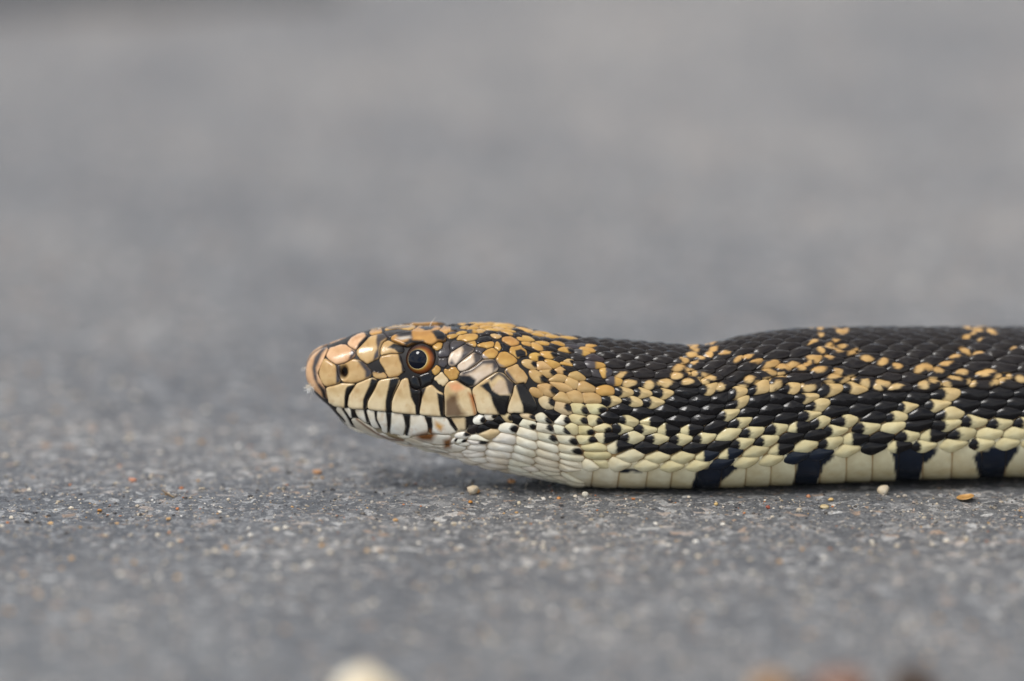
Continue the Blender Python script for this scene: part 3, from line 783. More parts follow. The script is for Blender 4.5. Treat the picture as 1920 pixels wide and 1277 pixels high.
YR = np.stack([np.interp(YS[:, 1], [625, 660, 700, 740, 790], [9.0, 9.5, 11.5, 12.0, 11.5]), np.interp(YS[:, 1], [625, 660, 700, 740, 790], [4.2, 4.6, 6.0, 8.0, 9.0])], -1)
YR[:, 0] *= rng.uniform(0.7, 1.35, len(YS)); YR[:, 1] *= rng.uniform(0.75, 1.2, len(YS)); YA = rng.uniform(-0.6, 0.6, len(YS)); YB = rng.uniform(-0.5, 0.7, len(YS))
def pattern(P):
    """colour of the animal's side at flank positions P (traced from its markings)"""
    P = P.copy()
    wob = np.stack([vnoise(P[:, 0], P[:, 1], 11, 51), vnoise(P[:, 0], P[:, 1], 11, 52)], -1); P = P + wob * 1.8
    g = np.clip((P[:, 1] - 690) / 110, 0, 1)[:, None]
    light = lin(OD_) * (1 - g) + lin(F_) * g
    gw = (np.clip((1250 - P[:, 0]) / 150, 0, 1) * np.clip((P[:, 1] - 800) / 40, 0, 1))[:, None]
    light = light * (1 - gw) + lin((224, 220, 197)) * gw
    black = np.where((P[:, 1] < 735)[:, None], lin(B_), lin(K_))
    a = np.clip(0.5 + (P[:, 1] - pchip(*FLANK, P[:, 0])) / 3, 0, 1)
    for q in BLACK:
        qq = np.asarray(q)
        if qq[:, 0].max() < P[:, 0].min() - 4 or qq[:, 0].min() > P[:, 0].max() + 4: continue
        a = np.minimum(a, np.clip(0.5 - (sdist(qq, P) + 1.6) / 2.4, 0, 1))
    black = np.where((P[:, 1] > 848)[:, None], lin(V_), black)
    for (x, y), (rx, ry), an, bd in zip(YS, YR, YA, YB):
        if abs(P[:, 0].mean() - x) > 60: continue
        dx, dy = P[:, 0] - x, P[:, 1] - y
        dx = dx + bd * (dy * dy / ry - 0.4 * ry)
        e = np.hypot((dx * math.cos(an) + dy * math.sin(an)) / rx, (-dx * math.sin(an) + dy * math.cos(an)) / ry)
        a = np.maximum(a, np.clip((1 - e) * 3.5 + 0.3, 0, 1))
    a = a[:, None]
    return black * (1 - a) + light * a, a[:, 0]

SR_FINE = [1.0, 0.965, 0.90, 0.80, 0.66, 0.50, 0.30]
def build_scale(i, poly, code, mirrored):
    c = PTS[i]
    row = allsites[i][2]; lat = row.startswith('L')
    coarse = c[0] > 137; m = 10 if coarse else 22; SR = [1.0, 0.9, 0.55] if coarse else SR_FINE
    Q = round_poly(poly, m, 2)
    Q = c + (Q - c)
    cen = Q.mean(0); d = Q - cen
    Ls = np.abs(d[:, 0]).max() + 1e-6; Lt = np.abs(d[:, 1]).max() + 1e-6
    if Ls < 0.25 or Lt < 0.18: return
    d = d * (np.array([1.05, 1.03]) if lat else np.array([1.08, 1.07]) if code[0] in 'TOC' else np.array([1.03, 1.02]))
    over = 0.22 if lat else 0.15
    un = d[:, 0] / Ls
    d[:, 0] += over * Ls * np.clip(un, 0, 1) ** 1.5
    if lat:
        rr0 = int(row[1:].rstrip('m'))
        d[:, 1] -= np.sign(c[1]) * 0.12 * np.clip((8 - rr0) / 5, 0, 1) * d[:, 0]
    P = np.vstack([cen + d * r for r in SR] + [cen[None]])
    rho = np.concatenate([np.full(m, r) for r in SR] + [[0.0]])
    U = (P[:, 0] - cen[0]) / Ls; Vv = (P[:, 1] - cen[1]) / Lt
    size = math.sqrt(Ls * Lt)
    dome = 0.30 * size * (1 - rho ** 2.2)
    tilt = (0.16 if lat else 0.07) * (U + 1) * 0.5 * min(1.3, Ls / 1.5)
    h = 0.05 + dome + tilt
    rrow = int(row[1:].rstrip('m')) if lat else 0
    if rrow >= 6:
        h = h + 0.10 * np.exp(-(Vv / 0.16) ** 2) * (1 - rho ** 3)
    h = np.where(rho >= 1.0, h - 0.20, h)
    s = P[:, 0]; tau = np.clip(P[:, 1] / half_len(s), -1, 1)
    S, Nn = surf(s, tau)
    V = S + Nn * h[:, None]
    V[:, 2] = np.maximum(V[:, 2], 0.02)
    # colour
    main = code[0]; col = np.array(CODE[main], float)
    jit = rng.normal(0, 1.2, 3) + rng.normal(0, 6)
    pp = project(S)
    if main == 'K':
        col = np.array(B_ if pp[:, 1].mean() < 735 else K_, float); jit = jit * 0.35
    if main == 'W':
        g = np.clip((pp[:, 0].mean() - 940) / 160, 0, 1); col = np.array(W_) * (1 - g) + np.array((222, 218, 194)) * g
    Cc = np.tile(lin(np.clip(col + jit, 4, 250)), (len(P), 1))
    def blend(mask, colr):
        nonlocal Cc
        a = np.clip(mask, 0, 1)[:, None]; Cc = Cc * (1 - a) + lin(colr) * a
    la = None
    if lat:
        s_ref = np.where(s > 96.5, 96.5 - 38.6 + np.mod(s - 96.5, 38.6), s) if s.mean() > 96.5 else s
        fp = project(surf(s_ref, -tau if mirrored else tau)[0])
        Cc, la = pattern(fp)
        my = fp[-1, 1]
        if my > 728 and fp[:, 0].max() < 2400:          # low on the side each scale is wholly light, wholly black, or black in front
            core = rho < 0.85
            rear = la[core & (U > -0.1)].mean(); front = la[core & (U < -0.05)].mean()
            g_ = np.clip((my - 690) / 110, 0, 1); lt = lin(OD_) * (1 - g_) + lin(F_) * g_
            gw_ = np.clip((1250 - fp[-1, 0]) / 150, 0, 1) * np.clip((my - 800) / 40, 0, 1); lt = lt * (1 - gw_) + lin((224, 220, 197)) * gw_
            bk = lin(V_ if my > 848 else K_)
            cut = -0.30 + rng.uniform(-0.18, 0.18)
            mx = fp[-1, 0]; thr_ = 0.30 if my < 796 else 0.45 if my < 818 else 0.66
            chain = my < 796 or (my < 834 and mx < 1630 and rng.random() < 0.8) or rng.random() < 0.12
            if rear > thr_ and front > 0.5 and not chain: la = np.ones(len(P))
            elif rear > thr_: la = np.clip((U - cut - 0.25 + 0.45 * Vv ** 2) * 6, 0, 1)
            elif front > 0.62: la = np.clip((-0.1 - U) * 6, 0, 1)
            else: la = np.zeros(len(P))
            Cc = bk * (1 - la[:, None]) + lt * la[:, None]
        Cc = Cc * (1 + rng.normal(0, 0.06))
    sec = code[1:] if len(code) > 1 else ''
    w = rng.uniform(-0.15, 0.15)
    if sec == 'k':
        a0 = rng.uniform(0.25, 0.5); b0_ = rng.uniform(-0.4, 0.3)
        blend((0.62 - np.hypot((U - 0.75) / 1.0, (Vv - b0_) / 1.3)) * 6 * (1.2 - a0 * 0.5), K_)
    if sec == 'b': blend((U + 0.1) * 4, G_)
    if sec in 'yY' and sec: blend((U - 0.05) * 4, Y_)
    if lat:
        hi_ = np.clip((842 - pp[:, 1].mean()) / 12, 0, 1)
        e = np.clip((rho - 0.86 - 0.04 * hi_) / 0.12, 0, 1) * (0.55 + 0.35 * hi_) * la
        blend(e, np.array((140, 112, 70)) * (1 - hi_) + np.array((40, 34, 26)) * hi_)
    elif main in 'YFWCTO':
        e = np.clip((rho - 0.86) / 0.14, 0, 1) * 0.45
        blend(np.minimum(e * (1.9 if main in 'YO' else 1.2), 1), (62, 46, 30) if main in 'YO' else (128, 98, 66) if main != 'W' else (160, 134, 100))
    F = polar_faces(len(SR), m); F = orient(V, F, Nn[0])
    # what of it faces the camera
    fc = np.clip(Nn @ -FWD, 0, 1).mean()
    xx = pp[:, 0].mean()
    vis = 0 if (xx > 1915 or fc < 0.12 or allsites[i][1] < -0.02) else 4 * Ls * Lt * fc * 100
    add_piece('scale', V, F, Cc, vis, M_SCALE)

for i in range(len(allsites)):
    poly = cell(i)
    if poly is None or len(poly) < 3: continue
    z = allsites[i]
    if z[2].startswith('L'):
        code = 'K'
    else:
        code = z[2].rstrip('m')
    build_scale(i, poly, code, z[2].endswith('m'))

# ---- belly scutes: one broad plate across the belly for each column of scales
def scute(x0, x1):
    s0, s1 = (x0 - 960) * 0.1, (x1 - 960) * 0.1
    nu, nv = (16, 60) if x0 < 2330 else (6, 24)
    uu = np.linspace(-1, 1, nu); V, Cc, UVs = [], [], []
    mid = (s0 + s1) / 2; hs = (s1 - s0) / 2
    tau0 = float(tau_edge(mid)) - 0.05
    pts = []
    for a in np.linspace(0, 1, nv):
        side = 1 - 2 * a                       # +1 near edge ... -1 far edge
        tspan = 1 - tau0
        for q in uu:
            lean = 0.55 * max(0, (abs(side) - 0.55) / 0.45) * np.interp(mid, [10, 40, 60], [1.0, 0.8, 0.15])
            rnd = 1 - 0.55 * max(0, (abs(side) - 0.82) / 0.18) ** 2
            ss = mid + hs * (q * rnd * 0.975 + 0.10 * max(q, 0)) + lean * 0.35 * hs
            tau = 1 - (1 - abs(side)) * tspan if False else None
            t_ = tau0 + (1 - abs(side)) * (1 - tau0)
            pts.append((ss, t_ if side >= 0 else -t_, q, side))
    pts = np.array(pts)
    S, Nn = surf(pts[:, 0], np.clip(pts[:, 1], -1, 1))
    edge = np.maximum(np.abs(pts[:, 2]), 0)
    h = 0.03 + 0.12 * (pts[:, 2] + 1) * 0.5 + 0.10 * (1 - edge ** 4)
    bord = (edge >= 0.999) | (np.abs(pts[:, 3]) > 0.995)
    h = np.where(bord, -0.1, h)
    V = S + Nn * h[:, None]; V[:, 2] = np.maximum(V[:, 2], 0.015)
    pp = project(S)
    px, py = pp[:, 0], pp[:, 1]
    gw = np.clip((1300 - (x0 + x1) / 2) / 200, 0, 1); Cc = np.tile(lin(np.array((208, 202, 170)) * (1 - gw) + np.array((222, 218, 196)) * gw), (len(V), 1))
    sr_ = np.where(pts[:, 0] > 96.5, 96.5 - 38.6 + np.mod(pts[:, 0] - 96.5, 38.6), pts[:, 0]) if mid > 96.5 else pts[:, 0]
    pat, la = pattern(project(surf(sr_, np.clip(np.abs(pts[:, 1]), -1, 1))[0]))
    a = (1 - la) * (np.abs(pts[:, 3]) > 0.25)
    a = a[:, None]
    Cc = Cc * (1 - a) + lin(V_) * a
    e = np.clip((edge - 0.86) / 0.14, 0, 1)[:, None] * 0.6 * (1 - a)
    Cc = Cc * (1 - e) + lin((140, 110, 70)) * e
    F = []
    for r in range(nv - 1):
        for q in range(nu - 1):
            b_ = r * nu + q; F.append((b_, b_ + 1, b_ + nu + 1, b_ + nu))
    F = orient(V, F, Nn[0])
    vis = 3000 if x0 < 1915 else 0
    add_piece('belly_scute', V, F, Cc, vis, M_SCALE)
sc = [x for x in BOUNDS if 1040 < x < 4900]
for a, b_ in zip(sc[:-1], sc[1:]): scute(a, b_)

# ------------------------------------------------------------------ assemble the snake
snake = bpy.data.objects.new('snake', None); COL.objects.link(snake)
snake.empty_display_size = 0.02
tag(snake, 'black and yellow patterned snake with raised head lying on grey asphalt', 'snake')
# skin, darker on the back and pale on throat and flank
VP = project(SKV)
skin_c = np.tile(lin((20, 17, 16)), (len(SKV), 1))
fl = pchip(*FLANK, np.clip(VP[:, 0], 1050, 2400)) - 8
fl = np.where(VP[:, 0] < 1050, np.interp(VP[:, 0], [560, 640, 800, 900, 1050], [770, 800, 800, 800, 790]), fl)
pale = np.clip((VP[:, 1] - fl) / 8, 0, 1)
bl = np.zeros(len(SKV))
for q in BLACK: bl = np.maximum(bl, np.clip(0.5 + sdist(q, VP) / 6, 0, 1))
pale = (pale * (1 - bl))[:, None]
thr = np.clip((1090 - VP[:, 0]) / 60, 0, 1)[:, None]
skin_c = skin_c * (1 - pale) + (lin((166, 140, 98)) * (1 - thr) + lin((186, 176, 152)) * thr) * pale
tail = np.clip((VP[:, 0] - 4850) / 60, 0, 1)
tn = vnoise(SKV[:, 0], SKV[:, 2] * 2, 5, 31) + 0.6 * vnoise(SKV[:, 0], SKV[:, 2], 14, 32)
tb = (tail * np.clip(tn * 4 - 0.6, 0, 1))[:, None]
skin_c = skin_c * (1 - tb) + lin(Y_) * tb
SK2 = SKV.copy()
near = (SK2[:, 1] < 0) & (VP[:, 0] < 760)
dip = nostril_dip(VP) * near
dip = np.where(near, dip, 0)
fm = SK2 * np.array([1, -1, 1]); VPm = project(fm)
dip = np.where((SK2[:, 1] > 0) & (VPm[:, 0] < 760), nostril_dip(VPm), dip)
cc = np.repeat(ctr[:, 0], SKN, axis=0); cc = np.vstack([cc, FULL[0].mean(0), FULL[-1].mean(0)])
dv = cc - SK2; dv /= np.maximum(np.linalg.norm(dv, axis=1, keepdims=True), 1e-6)
SK2 = SK2 + dv * (dip * 1.0 + 0.02)[:, None]
SK2[:, 2] = np.maximum(SK2[:, 2], 0.01)
body = mesh_object('body', SK2, SKF, M_SKIN, snake, skin_c)
bm = bmesh.new(); bm.from_mesh(body.data); bmesh.ops.recalc_face_normals(bm, faces=bm.faces); bm.to_mesh(body.data); bm.free()

order = sorted(range(len(PIECES)), key=lambda q: -PIECES[q][4])
single = [q for q in order if PIECES[q][4] > 0][:300]
sset = set(single)
for q in single:
    name, V, F, Cc, size, mat = PIECES[q]
    o = V.mean(0)
    mesh_object(name, V - o, F, mat, snake, Cc, loc=tuple(o * MM))
for mat, nm in ((M_PLATE, 'far_side_head_plates'), (M_SCALE, 'small_scales')):
    VV, FF, CC = [], [], []; off = 0
    for q in range(len(PIECES)):
        if q in sset or PIECES[q][5] is not mat: continue
        _, V, F, Cc, _, _ = PIECES[q]
        VV.append(V); CC.append(Cc); FF += [tuple(v + off for v in f) for f in F]; off += len(V)
    if VV:
        tag(mesh_object(nm, np.vstack(VV), FF, mat, snake, np.vstack(CC)), kind='stuff')
print('pieces', len(PIECES), 'single', len(single), 'sites', len(sites))

# ---- eyes
def glossy(name, colr, rough=0.06, attr=False):
    m, nt, b = new_mat(name)
    if attr:
        at = nt.nodes.new('ShaderNodeAttribute'); at.attribute_name = 'Col'
        nt.links.new(at.outputs['Color'], b.inputs['Base Color'])
    else:
        b.inputs['Base Color'].default_value = (*lin(colr), 1)
    b.inputs['Roughness'].default_value = rough
    b.inputs['Specular IOR Level'].default_value = 0.26
    return m
M_PUPIL = glossy('pupil', (6, 11, 24), 0.03); M_IRIS = glossy('iris', (0, 0, 0), 0.25, True); M_LID = glossy('eye_rim', (26, 18, 15), 0.35)  # navy pupil base: blue sky reflection put into the colour
est = px2st(*EYE_PX); eP, eN = surf(est[0], est[1]); eP, eN = eP[0], eN[0]
eN = eN * 0.8 + np.array([-0.10, -0.35, -0.02]); eN /= np.linalg.norm(eN)
RE = 3.5
def cap(r, th0, th1, axis, cen, nth=14, nph=40, colf=None, skew=(0, 0)):
    ax = Vector(axis); uax = Vector((1, 0, 0)); uax = (uax - ax * uax.dot(ax)).normalized(); vax = ax.cross(uax)
    uax = np.array(uax); vax = np.array(vax)
    if vax[2] < 0: vax = -vax
    V, Cc, F = [], [], []
    for a in range(nth + 1):
        th = th0 + (th1 - th0) * a / nth
        wgt = 1 - a / nth if th0 > 0.1 else 1.0
        for k in range(nph):
            ph = 2 * math.pi * k / nph
            du = math.sin(th) * math.cos(ph) + skew[0] * wgt; dw = math.sin(th) * math.sin(ph) + skew[1] * wgt
            dz = math.sqrt(max(1 - du * du - dw * dw, 0.01))
            V.append(cen + r * (uax * du + vax * dw + np.array(axis) * dz))
            Cc.append(colf(a / nth, ph) if colf else (0, 0, 0))
    for a in range(nth):
        for k in range(nph):
            i = a * nph + k; j = a * nph + (k + 1) % nph
            F.append((i, j, j + nph, i + nph))
    return np.array(V), F, np.array(Cc)
def iris_col(a, ph):
    right = 0.5 + 0.5 * math.cos(ph + 0.35)          # towards the back of the eye
    gold = lin((214, 168, 74)); orange = lin((166, 92, 40)); dark = lin((28, 15, 11))
    inner = gold * (0.08 + 0.92 * right) + dark * (0.92 - 0.92 * right)
    right2 = right ** 1.6
    mid = orange * (0.06 + 0.94 * right2) + dark * (0.94 - 0.94 * right2)
    if a < 0.08: return lin((225, 205, 150)) * (0.12 + 0.88 * (0.5 + 0.5 * math.cos(ph + 0.9)))
    if a < 0.45:
        t = a / 0.45; return inner * (1 - t) + mid * t
    t = (a - 0.45) / 0.55; return mid * (1 - t) + dark * t
for sgn in (1, -1):
    mir = np.array([1, sgn, 1])
    cen = eP - eN * (RE - 1.35)
    eye = None
    V, F, Cc = cap(RE, 0.0, 1.45, eN, cen, 16)
    V = V * mir; o = V.mean(0)
    eye = mesh_object('eye', V - o, orient(V, F[200:], (cen * 0 + eN) * mir) + orient(V, F[:200], eN * mir), M_LID, snake, loc=tuple(o * MM))
    if sgn == 1: eye['label'] = 'round dark eye with golden iris'
    for nm, r, t0, t1, m_, sk in (('iris', RE + .03, 0.53, 0.90, M_IRIS, (-0.10, 0.0)), ('pupil', RE + .035, 0.012, 0.535, M_PUPIL, (-0.10, 0.0))):
        V, F, Cc = cap(r, t0, t1, eN, cen, 14, 40, iris_col if nm == 'iris' else None, sk)
        V = V * mir
        F2 = [f if np.cross(V[f[1]] - V[f[0]], V[f[2]] - V[f[1]]) @ (eN * mir) >= 0 else tuple(reversed(f)) for f in F]
        mesh_object(nm, V - o, F2, m_, eye, Cc if nm == 'iris' else None)

# ------------------------------------------------------------------ pavement sheet
gz = ground_height(GX, GY)
foot = np.interp(GX, XS, half_w) ; fy = np.interp(GX, XS, YC)
under = (GX > 12) & (GX < 405) & (np.abs(GY - fy) < foot * 1.05)
gz = np.where(under, np.minimum(gz * 0.45 - 0.1, -0.02), gz)
fade = np.clip(1 - (np.hypot(GX, GY) - 4000) / 8000, 0, 1)
gz = gz * fade
V = np.stack([GX.ravel(), GY.ravel(), gz.ravel()], -1)
nx_, ny_ = GX.shape
ii, jj = np.meshgrid(np.arange(nx_ - 1), np.arange(ny_ - 1), indexing='ij')
a = (ii * ny_ + jj).ravel()
F = np.stack([a, a + ny_, a + ny_ + 1, a + 1], -1)
me = bpy.data.meshes.new('pavement')
me.vertices.add(len(V)); me.vertices.foreach_set('co', (V * MM).ravel())
me.loops.add(F.size); me.loops.foreach_set('vertex_index', F.ravel())
me.polygons.add(len(F)); me.polygons.foreach_set('loop_start', np.arange(0, F.size, 4)); me.polygons.foreach_set('loop_total', np.full(len(F), 4))
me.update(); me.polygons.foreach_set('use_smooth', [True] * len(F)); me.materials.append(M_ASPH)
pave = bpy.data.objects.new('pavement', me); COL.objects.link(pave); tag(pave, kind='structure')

# a darker strip laid over the asphalt further off
m_, nt_, b_ = new_mat('dark_asphalt')
nn = nt_.nodes.new('ShaderNodeTexNoise'); nn.inputs['Scale'].default_value = 300; nn.inputs['Detail'].default_value = 5
tc_ = nt_.nodes.new('ShaderNodeTexCoord'); nt_.links.new(tc_.outputs['Object'], nn.inputs['Vector'])
rr_ = nt_.nodes.new('ShaderNodeValToRGB'); nt_.links.new(nn.outputs['Fac'], rr_.inputs['Fac'])
rr_.color_ramp.elements[0].position = 0.35; rr_.color_ramp.elements[0].color = (.03, .03, .032, 1)
rr_.color_ramp.elements[1].position = 0.7; rr_.color_ramp.elements[1].color = (.11, .11, .112, 1)
nt_.links.new(rr_.outputs['Color'], b_.inputs['Base Color']); b_.inputs['Roughness'].default_value = 0.75
ca0, cb0 = ground_at(-500, 34), ground_at(640, -26); ca1, cb1 = ground_at(-700, -330), ground_at(560, -330)
V, F = [], []; n1_, n2_ = 40, 24
for lay in (0, 1):
    for i in range(n1_ + 1):
        for j in range(n2_ + 1):
            p = (ca0 * (1 - i / n1_) + cb0 * (i / n1_)) * (1 - j / n2_) + (ca1 * (1 - i / n1_) + cb1 * (i / n1_)) * (j / n2_)
            w_ = 9 * vnoise(np.array([p[0]]), np.array([p[1]]), 35, 88)[0] if j in (0, n2_) else 0
            z = float(ground_height(p[:1], p[1:2])[0])
            V.append((p[0], p[1] + w_, (z + 2.6) if lay == 0 else -6))
def id2(l, i, j): return l * (n1_ + 1) * (n2_ + 1) + i * (n2_ + 1) + j
for i in range(n1_):
    for j in range(n2_): F.append((id2(0, i, j), id2(0, i + 1, j), id2(0, i + 1, j + 1), id2(0, i, j + 1)))
    for j in (0, n2_): F.append((id2(0, i, j), id2(1, i, j), id2(1, i + 1, j), id2(0, i + 1, j)))
for j in range(n2_):
    for i in (0, n1_): F.append((id2(0, i, j), id2(0, i, j + 1), id2(1, i, j + 1), id2(1, i, j)))
tag(mesh_object('dark_ground_strip', V, F, m_, smooth=False), kind='structure')

# ------------------------------------------------------------------ grit and pebbles
def rock(seed, sub=2):
    b = bmesh.new(); bmesh.ops.create_icosphere(b, subdivisions=sub, radius=1.0)
    r = np.random.default_rng(seed)
    V = np.array([v.co[:] for v in b.verts]); F = [tuple(v.index for v in f.verts) for f in b.faces]; b.free()
    for _ in range(6):                          # a few cleaved faces
        n = r.normal(size=3); n /= np.linalg.norm(n); lim = r.uniform(0.55, 0.85)
        dd = V @ n; V = V - np.outer(np.maximum(dd - lim, 0), n)
    return V * (1 + r.normal(0, 0.03, (len(V), 1))), F

GRAIN = [rock(100 + q, 1) for q in range(6)]
def on_snake(x, y):
    return 8 < x < 400 and abs(y - np.interp(x, XS, YC)) < np.interp(x, XS, half_w) * 0.93
VV, FF, CC = [], [], []; off = 0
pal = [(150, 148, 144), (178, 172, 162), (205, 198, 184), (196, 160, 110), (184, 120, 74), (118, 118, 120), (88, 88, 92), (222, 220, 214), (70, 70, 74)]
wts = np.array([.22, .19, .13, .04, .02, .15, .1, .06, .09]); wts /= wts.sum()
for q in range(9300):
    x = rng.uniform(-112, 112); y = rng.normal(-16, 22) if q % 3 else rng.uniform(-120, 130)
    r = min(0.09 * math.exp(rng.normal(0.35, 0.55)), 0.55)
    if q >= 8600: y = rng.uniform(-190, -30) if q % 4 else rng.uniform(10, 120); r = rng.uniform(0.28, 0.62)
    if on_snake(x, y): continue
    gV, gF = GRAIN[q % 6]
    ang_ = rng.uniform(0, 6.28); R2 = np.array([[math.cos(ang_), -math.sin(ang_), 0], [math.sin(ang_), math.cos(ang_), 0], [0, 0, 1]])
    Vg = (gV * np.array([1.25, 1, 0.75]) * r) @ R2.T + np.array([x, y, float(ground_height(np.array([x]), np.array([y]))[0]) + 0.35 * r])
    VV.append(Vg); FF += [tuple(v + off for v in f) for f in gF]; off += len(Vg)
    CC.append(np.tile(lin(np.clip(np.array(pal[rng.choice(9, p=wts) if q < 8600 else rng.choice([1, 2, 2, 3, 7, 7])]) + rng.normal(0, 9), 5, 250)), (len(Vg), 1)))
grit = mesh_object('grit', np.vstack(VV), FF, M_GRIT, None, np.vstack(CC), smooth=False)
tag(grit, 'fine sand grains scattered over the asphalt', 'grit', kind='stuff')

def pebble(px, py, w, h, colr, seed, label, group=None, sub=2, name='pebble'):
    """a grain whose base stands where pixel (px, py) meets the ground; w, h in mm"""
    p = ground_at(px, py); V, F = rock(seed, sub)
    V = V * np.array([w / 2, w / 2 * 0.85, h / 2]); V[:, 2] -= V[:, 2].min()
    z = float(ground_height(np.array([p[0]]), np.array([p[1]]))[0])
    gy0 = np.interp(p[0], XS, YC) - np.interp(p[0], XS, half_w) * 0.93
    if p[0] > 8 and p[1] > gy0 - w * .45: p[1] = gy0 - w * 0.5
    ob = mesh_object(name, V, F, M_GRIT, None, np.tile(lin(colr), (len(V), 1)), smooth=True, loc=(p[0] * MM, p[1] * MM, (z - 0.08 * h) * MM))
    tag(ob, label, 'pebble', group); return ob
pebble(1655, 912, 2.5, 2.2, (196, 188, 170), 11, 'pale beige pebble beside the black and cream belly scutes')
pebble(887, 925, 2.6, 1.9, (205, 196, 178), 12, 'whitish pebble on the asphalt below the throat')
pebble(893, 924, 1.5, 1.3, (190, 142, 82), 13, 'amber grain touching the whitish pebble below the throat')
pebble(960, 905, 1.8, 0.9, (214, 160, 108), 14, 'orange flake on the asphalt just under the throat')
pebble(882, 941, 0.9, 0.7, (190, 132, 50), 15, 'tiny ochre grain at the edge of the shadow under the throat')
pebble(973, 943, 0.9, 0.9, (202, 196, 178), 16, 'cream grain alone in the shadow under the neck')
pebble(1020, 936, 1.1, 0.9, (206, 206, 204), 17, 'light grey pyramid-shaped grain by the neck')
pebble(1048, 935, 0.9, 0.7, (186, 130, 66), 18, 'orange-brown round grain between two pale grains by the neck')
pebble(1097, 935, 1.3, 1.2, (200, 202, 196), 19, 'pale greenish white grain where the neck meets the asphalt')
pebble(1032, 934, 0.7, 0.6, (190, 188, 184), 20, 'small grey grain next to the pyramid-shaped grain')
pebble(1558, 936, 1.1, 0.8, (214, 186, 128), 21, 'light yellow grain in front of the body')
pebble(1516, 929, 0.9, 0.8, (178, 122, 82), 22, 'rust orange grain in front of the body')
pebble(1440, 953, 1.0, 0.8, (150, 78, 60), 23, 'dark red grain in front of the body')
pebble(1546, 950, 1.9, 1.0, (196, 182, 146), 24, 'flat straw-coloured chip beside the light yellow grain')
pebble(1343, 946, 0.9, 0.7, (206, 180, 120), 25, 'sand yellow grain in front of the first dark belly patch')
pebble(333, 951, 0.8, 0.6, (192, 126, 84), 26, 'bright orange grain near the dry twig')
pebble(187, 954, 1.3, 0.6, (178, 124, 48), 27, 'ochre flake lying apart on the open asphalt')
pebble(593, 886, 2.2, 1.0, (182, 140, 104), 28, 'tan orange chip on the asphalt behind the snout')
pebble(248, 897, 1.8, 0.9, (200, 140, 112), 29, 'pinkish chip behind the dry twig')
pebble(690, 1352, 12.0, 10.5, (230, 224, 206), 30, 'large cream stone alone on the open asphalt', sub=3)
pebble(1450, 1345, 11.5, 9.2, (150, 124, 96), 31, 'pale brown stone at one end of a row of three', sub=3)
pebble(1580, 1343, 12.5, 9.6, (112, 76, 56), 32, 'reddish brown stone in the middle of a row of three', sub=3)
pebble(1705, 1341, 11.5, 9.8, (66, 52, 40), 33, 'dark brown stone at the end of a row of three', sub=3)

# dry flake, twig, fluff and a hair
def strip(name, px, py, pts, rad, colr, label, cat):
    p = ground_at(px, py); z = float(ground_height(np.array([p[0]]), np.array([p[1]]))[0])
    V, F = [], []
    pts = np.array(pts, float); n = 8
    for k, q in enumerate(pts):
        r = rad * (0.35 + 0.65 * math.sin(math.pi * (0.12 + 0.76 * k / (len(pts) - 1))))
        for a_ in range(n):
            t = 2 * math.pi * a_ / n
            V.append(q + np.array([0.25 * r * math.cos(t), r * math.cos(t), r * 0.8 * math.sin(t) + r * 0.6]))
    for k in range(len(pts) - 1):
        for a_ in range(n):
            i = k * n + a_; j = k * n + (a_ + 1) % n; F.append((i, j, j + n, i + n))
    F.append(tuple(range(n))[::-1]); F.append(tuple(range((len(pts) - 1) * n, len(pts) * n)))
    ob = mesh_object(name, V, F, M_GRIT, None, np.tile(lin(colr), (len(V), 1)), loc=(p[0] * MM, p[1] * MM, z * MM))
    return tag(ob, label, cat)
strip('twig', 318, 926, [(-1.6, 5, 0.15), (-1.0, 3.2, 0.1), (-0.2, 1.0, 0.1), (0.6, -1.0, 0.15), (0.9, -2.0, 0.3)], 0.24, (128, 108, 78), 'short dry twig lying on the open asphalt ahead of the snout', 'twig')

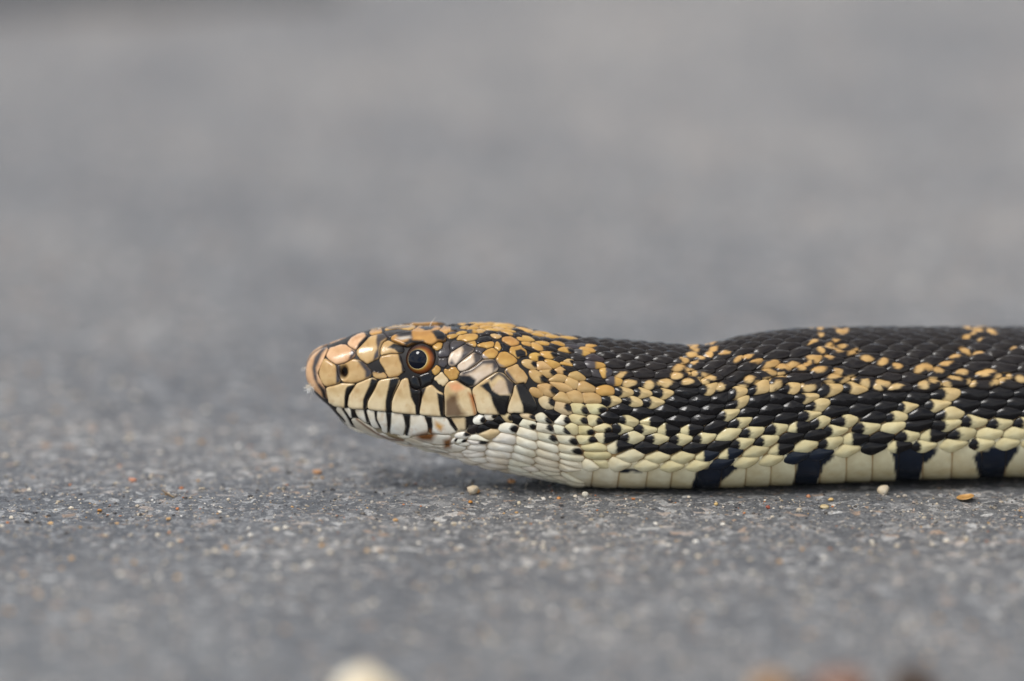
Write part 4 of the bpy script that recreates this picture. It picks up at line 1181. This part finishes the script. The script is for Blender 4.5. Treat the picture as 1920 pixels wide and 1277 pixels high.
def flake(px, py, lx, ly, colr, label, cat, name):
    p = ground_at(px, py); z = float(ground_height(np.array([p[0]]), np.array([p[1]]))[0])
    V, F = [], []; nu, nv = 9, 5
    for lay in (0, 1):
        for i in range(nu):
            uu_ = i / (nu - 1) * 2 - 1; ww = math.sqrt(max(1 - abs(uu_) ** 2.2, 0.02))
            for j in range(nv):
                v_ = j / (nv - 1) * 2 - 1
                V.append((uu_ * lx / 2, v_ * ww * ly / 2, 0.25 + 0.28 * uu_ * uu_ + 0.3 * v_ * v_ * ww + 0.22 * uu_ - lay * 0.12))
    def id_(l, i, j): return l * nu * nv + i * nv + j
    for i in range(nu - 1):
        for j in range(nv - 1):
            F.append((id_(0, i, j), id_(0, i + 1, j), id_(0, i + 1, j + 1), id_(0, i, j + 1)))
            F.append((id_(1, i, j), id_(1, i, j + 1), id_(1, i + 1, j + 1), id_(1, i + 1, j)))
    for i in range(nu - 1):
        for j in (0, nv - 1): F.append((id_(0, i, j), id_(1, i, j), id_(1, i + 1, j), id_(0, i + 1, j)))
    for j in range(nv - 1):
        for i in (0, nu - 1): F.append((id_(0, i, j), id_(0, i, j + 1), id_(1, i, j + 1), id_(1, i, j)))
    ob = mesh_object(name, V, F, M_GRIT, None, np.tile(lin(colr), (len(V), 1)), loc=(p[0] * MM, p[1] * MM, z * MM))
    return tag(ob, label, cat)
flake(1810, 930, 3.3, 4.2, (190, 150, 92), 'curled yellow-brown leaf flake in front of the body', 'leaf', 'leaf_flake')

def fibres(name, base_px, n, length, rad, label, cat, spread, colr=(236, 236, 232), up=None):
    r = px2st_in(base_px[0], base_px[1], base_px[0] + 12, base_px[1] + 6)
    P0, N0 = surf(r[0], r[1]); P0, N0 = P0[0] + N0[0] * 0.30, N0[0]
    V, F = [], []; off = 0
    for q in range(n):
        d0 = N0 + rng.normal(0, spread, 3) if up is None else np.array(up, float)
        d0 /= np.linalg.norm(d0); pos = P0 + rng.normal(0, 0.25 if n > 1 else 0, 3); L_ = length * (rng.uniform(0.5, 1.1) if n > 1 else 1)
        bend = rng.normal(0, 0.5, 3) if up is None else np.array([0.35, 0, 0.1])
        for k in range(7):
            t = k / 6; c = pos + d0 * L_ * t + bend * L_ * t * t
            for a_ in range(4):
                an = a_ * math.pi / 2
                V.append(c + rad * (1 - 0.6 * t) * np.array([math.cos(an), 0.5 * math.sin(an), math.sin(an)]))
        for k in range(6):
            for a_ in range(4):
                i = off + k * 4 + a_; j = off + k * 4 + (a_ + 1) % 4; F.append((i, j, j + 4, i + 4))
        off += 28
    o = np.array(V).mean(0)
    ob = mesh_object(name, np.array(V) - o, F, M_GRIT, None, np.tile(lin(colr), (len(V), 1)), loc=tuple(o * MM))
    return tag(ob, label, cat)
fibres('fluff', (586, 724), 220, 0.75, 0.045, 'tuft of white fluff stuck to the tip of the snout', 'fluff', 0.9)
fibres('fluff', (577, 690), 10, 0.8, 0.03, 'thin white threads on the front of the snout above the fluff tuft', 'fluff', 0.5)
fibres('hair', (806, 614), 1, 1.7, 0.06, 'single pale hair standing on top of the head', 'hair', 0.2, up=(0.35, -0.1, 1.0))
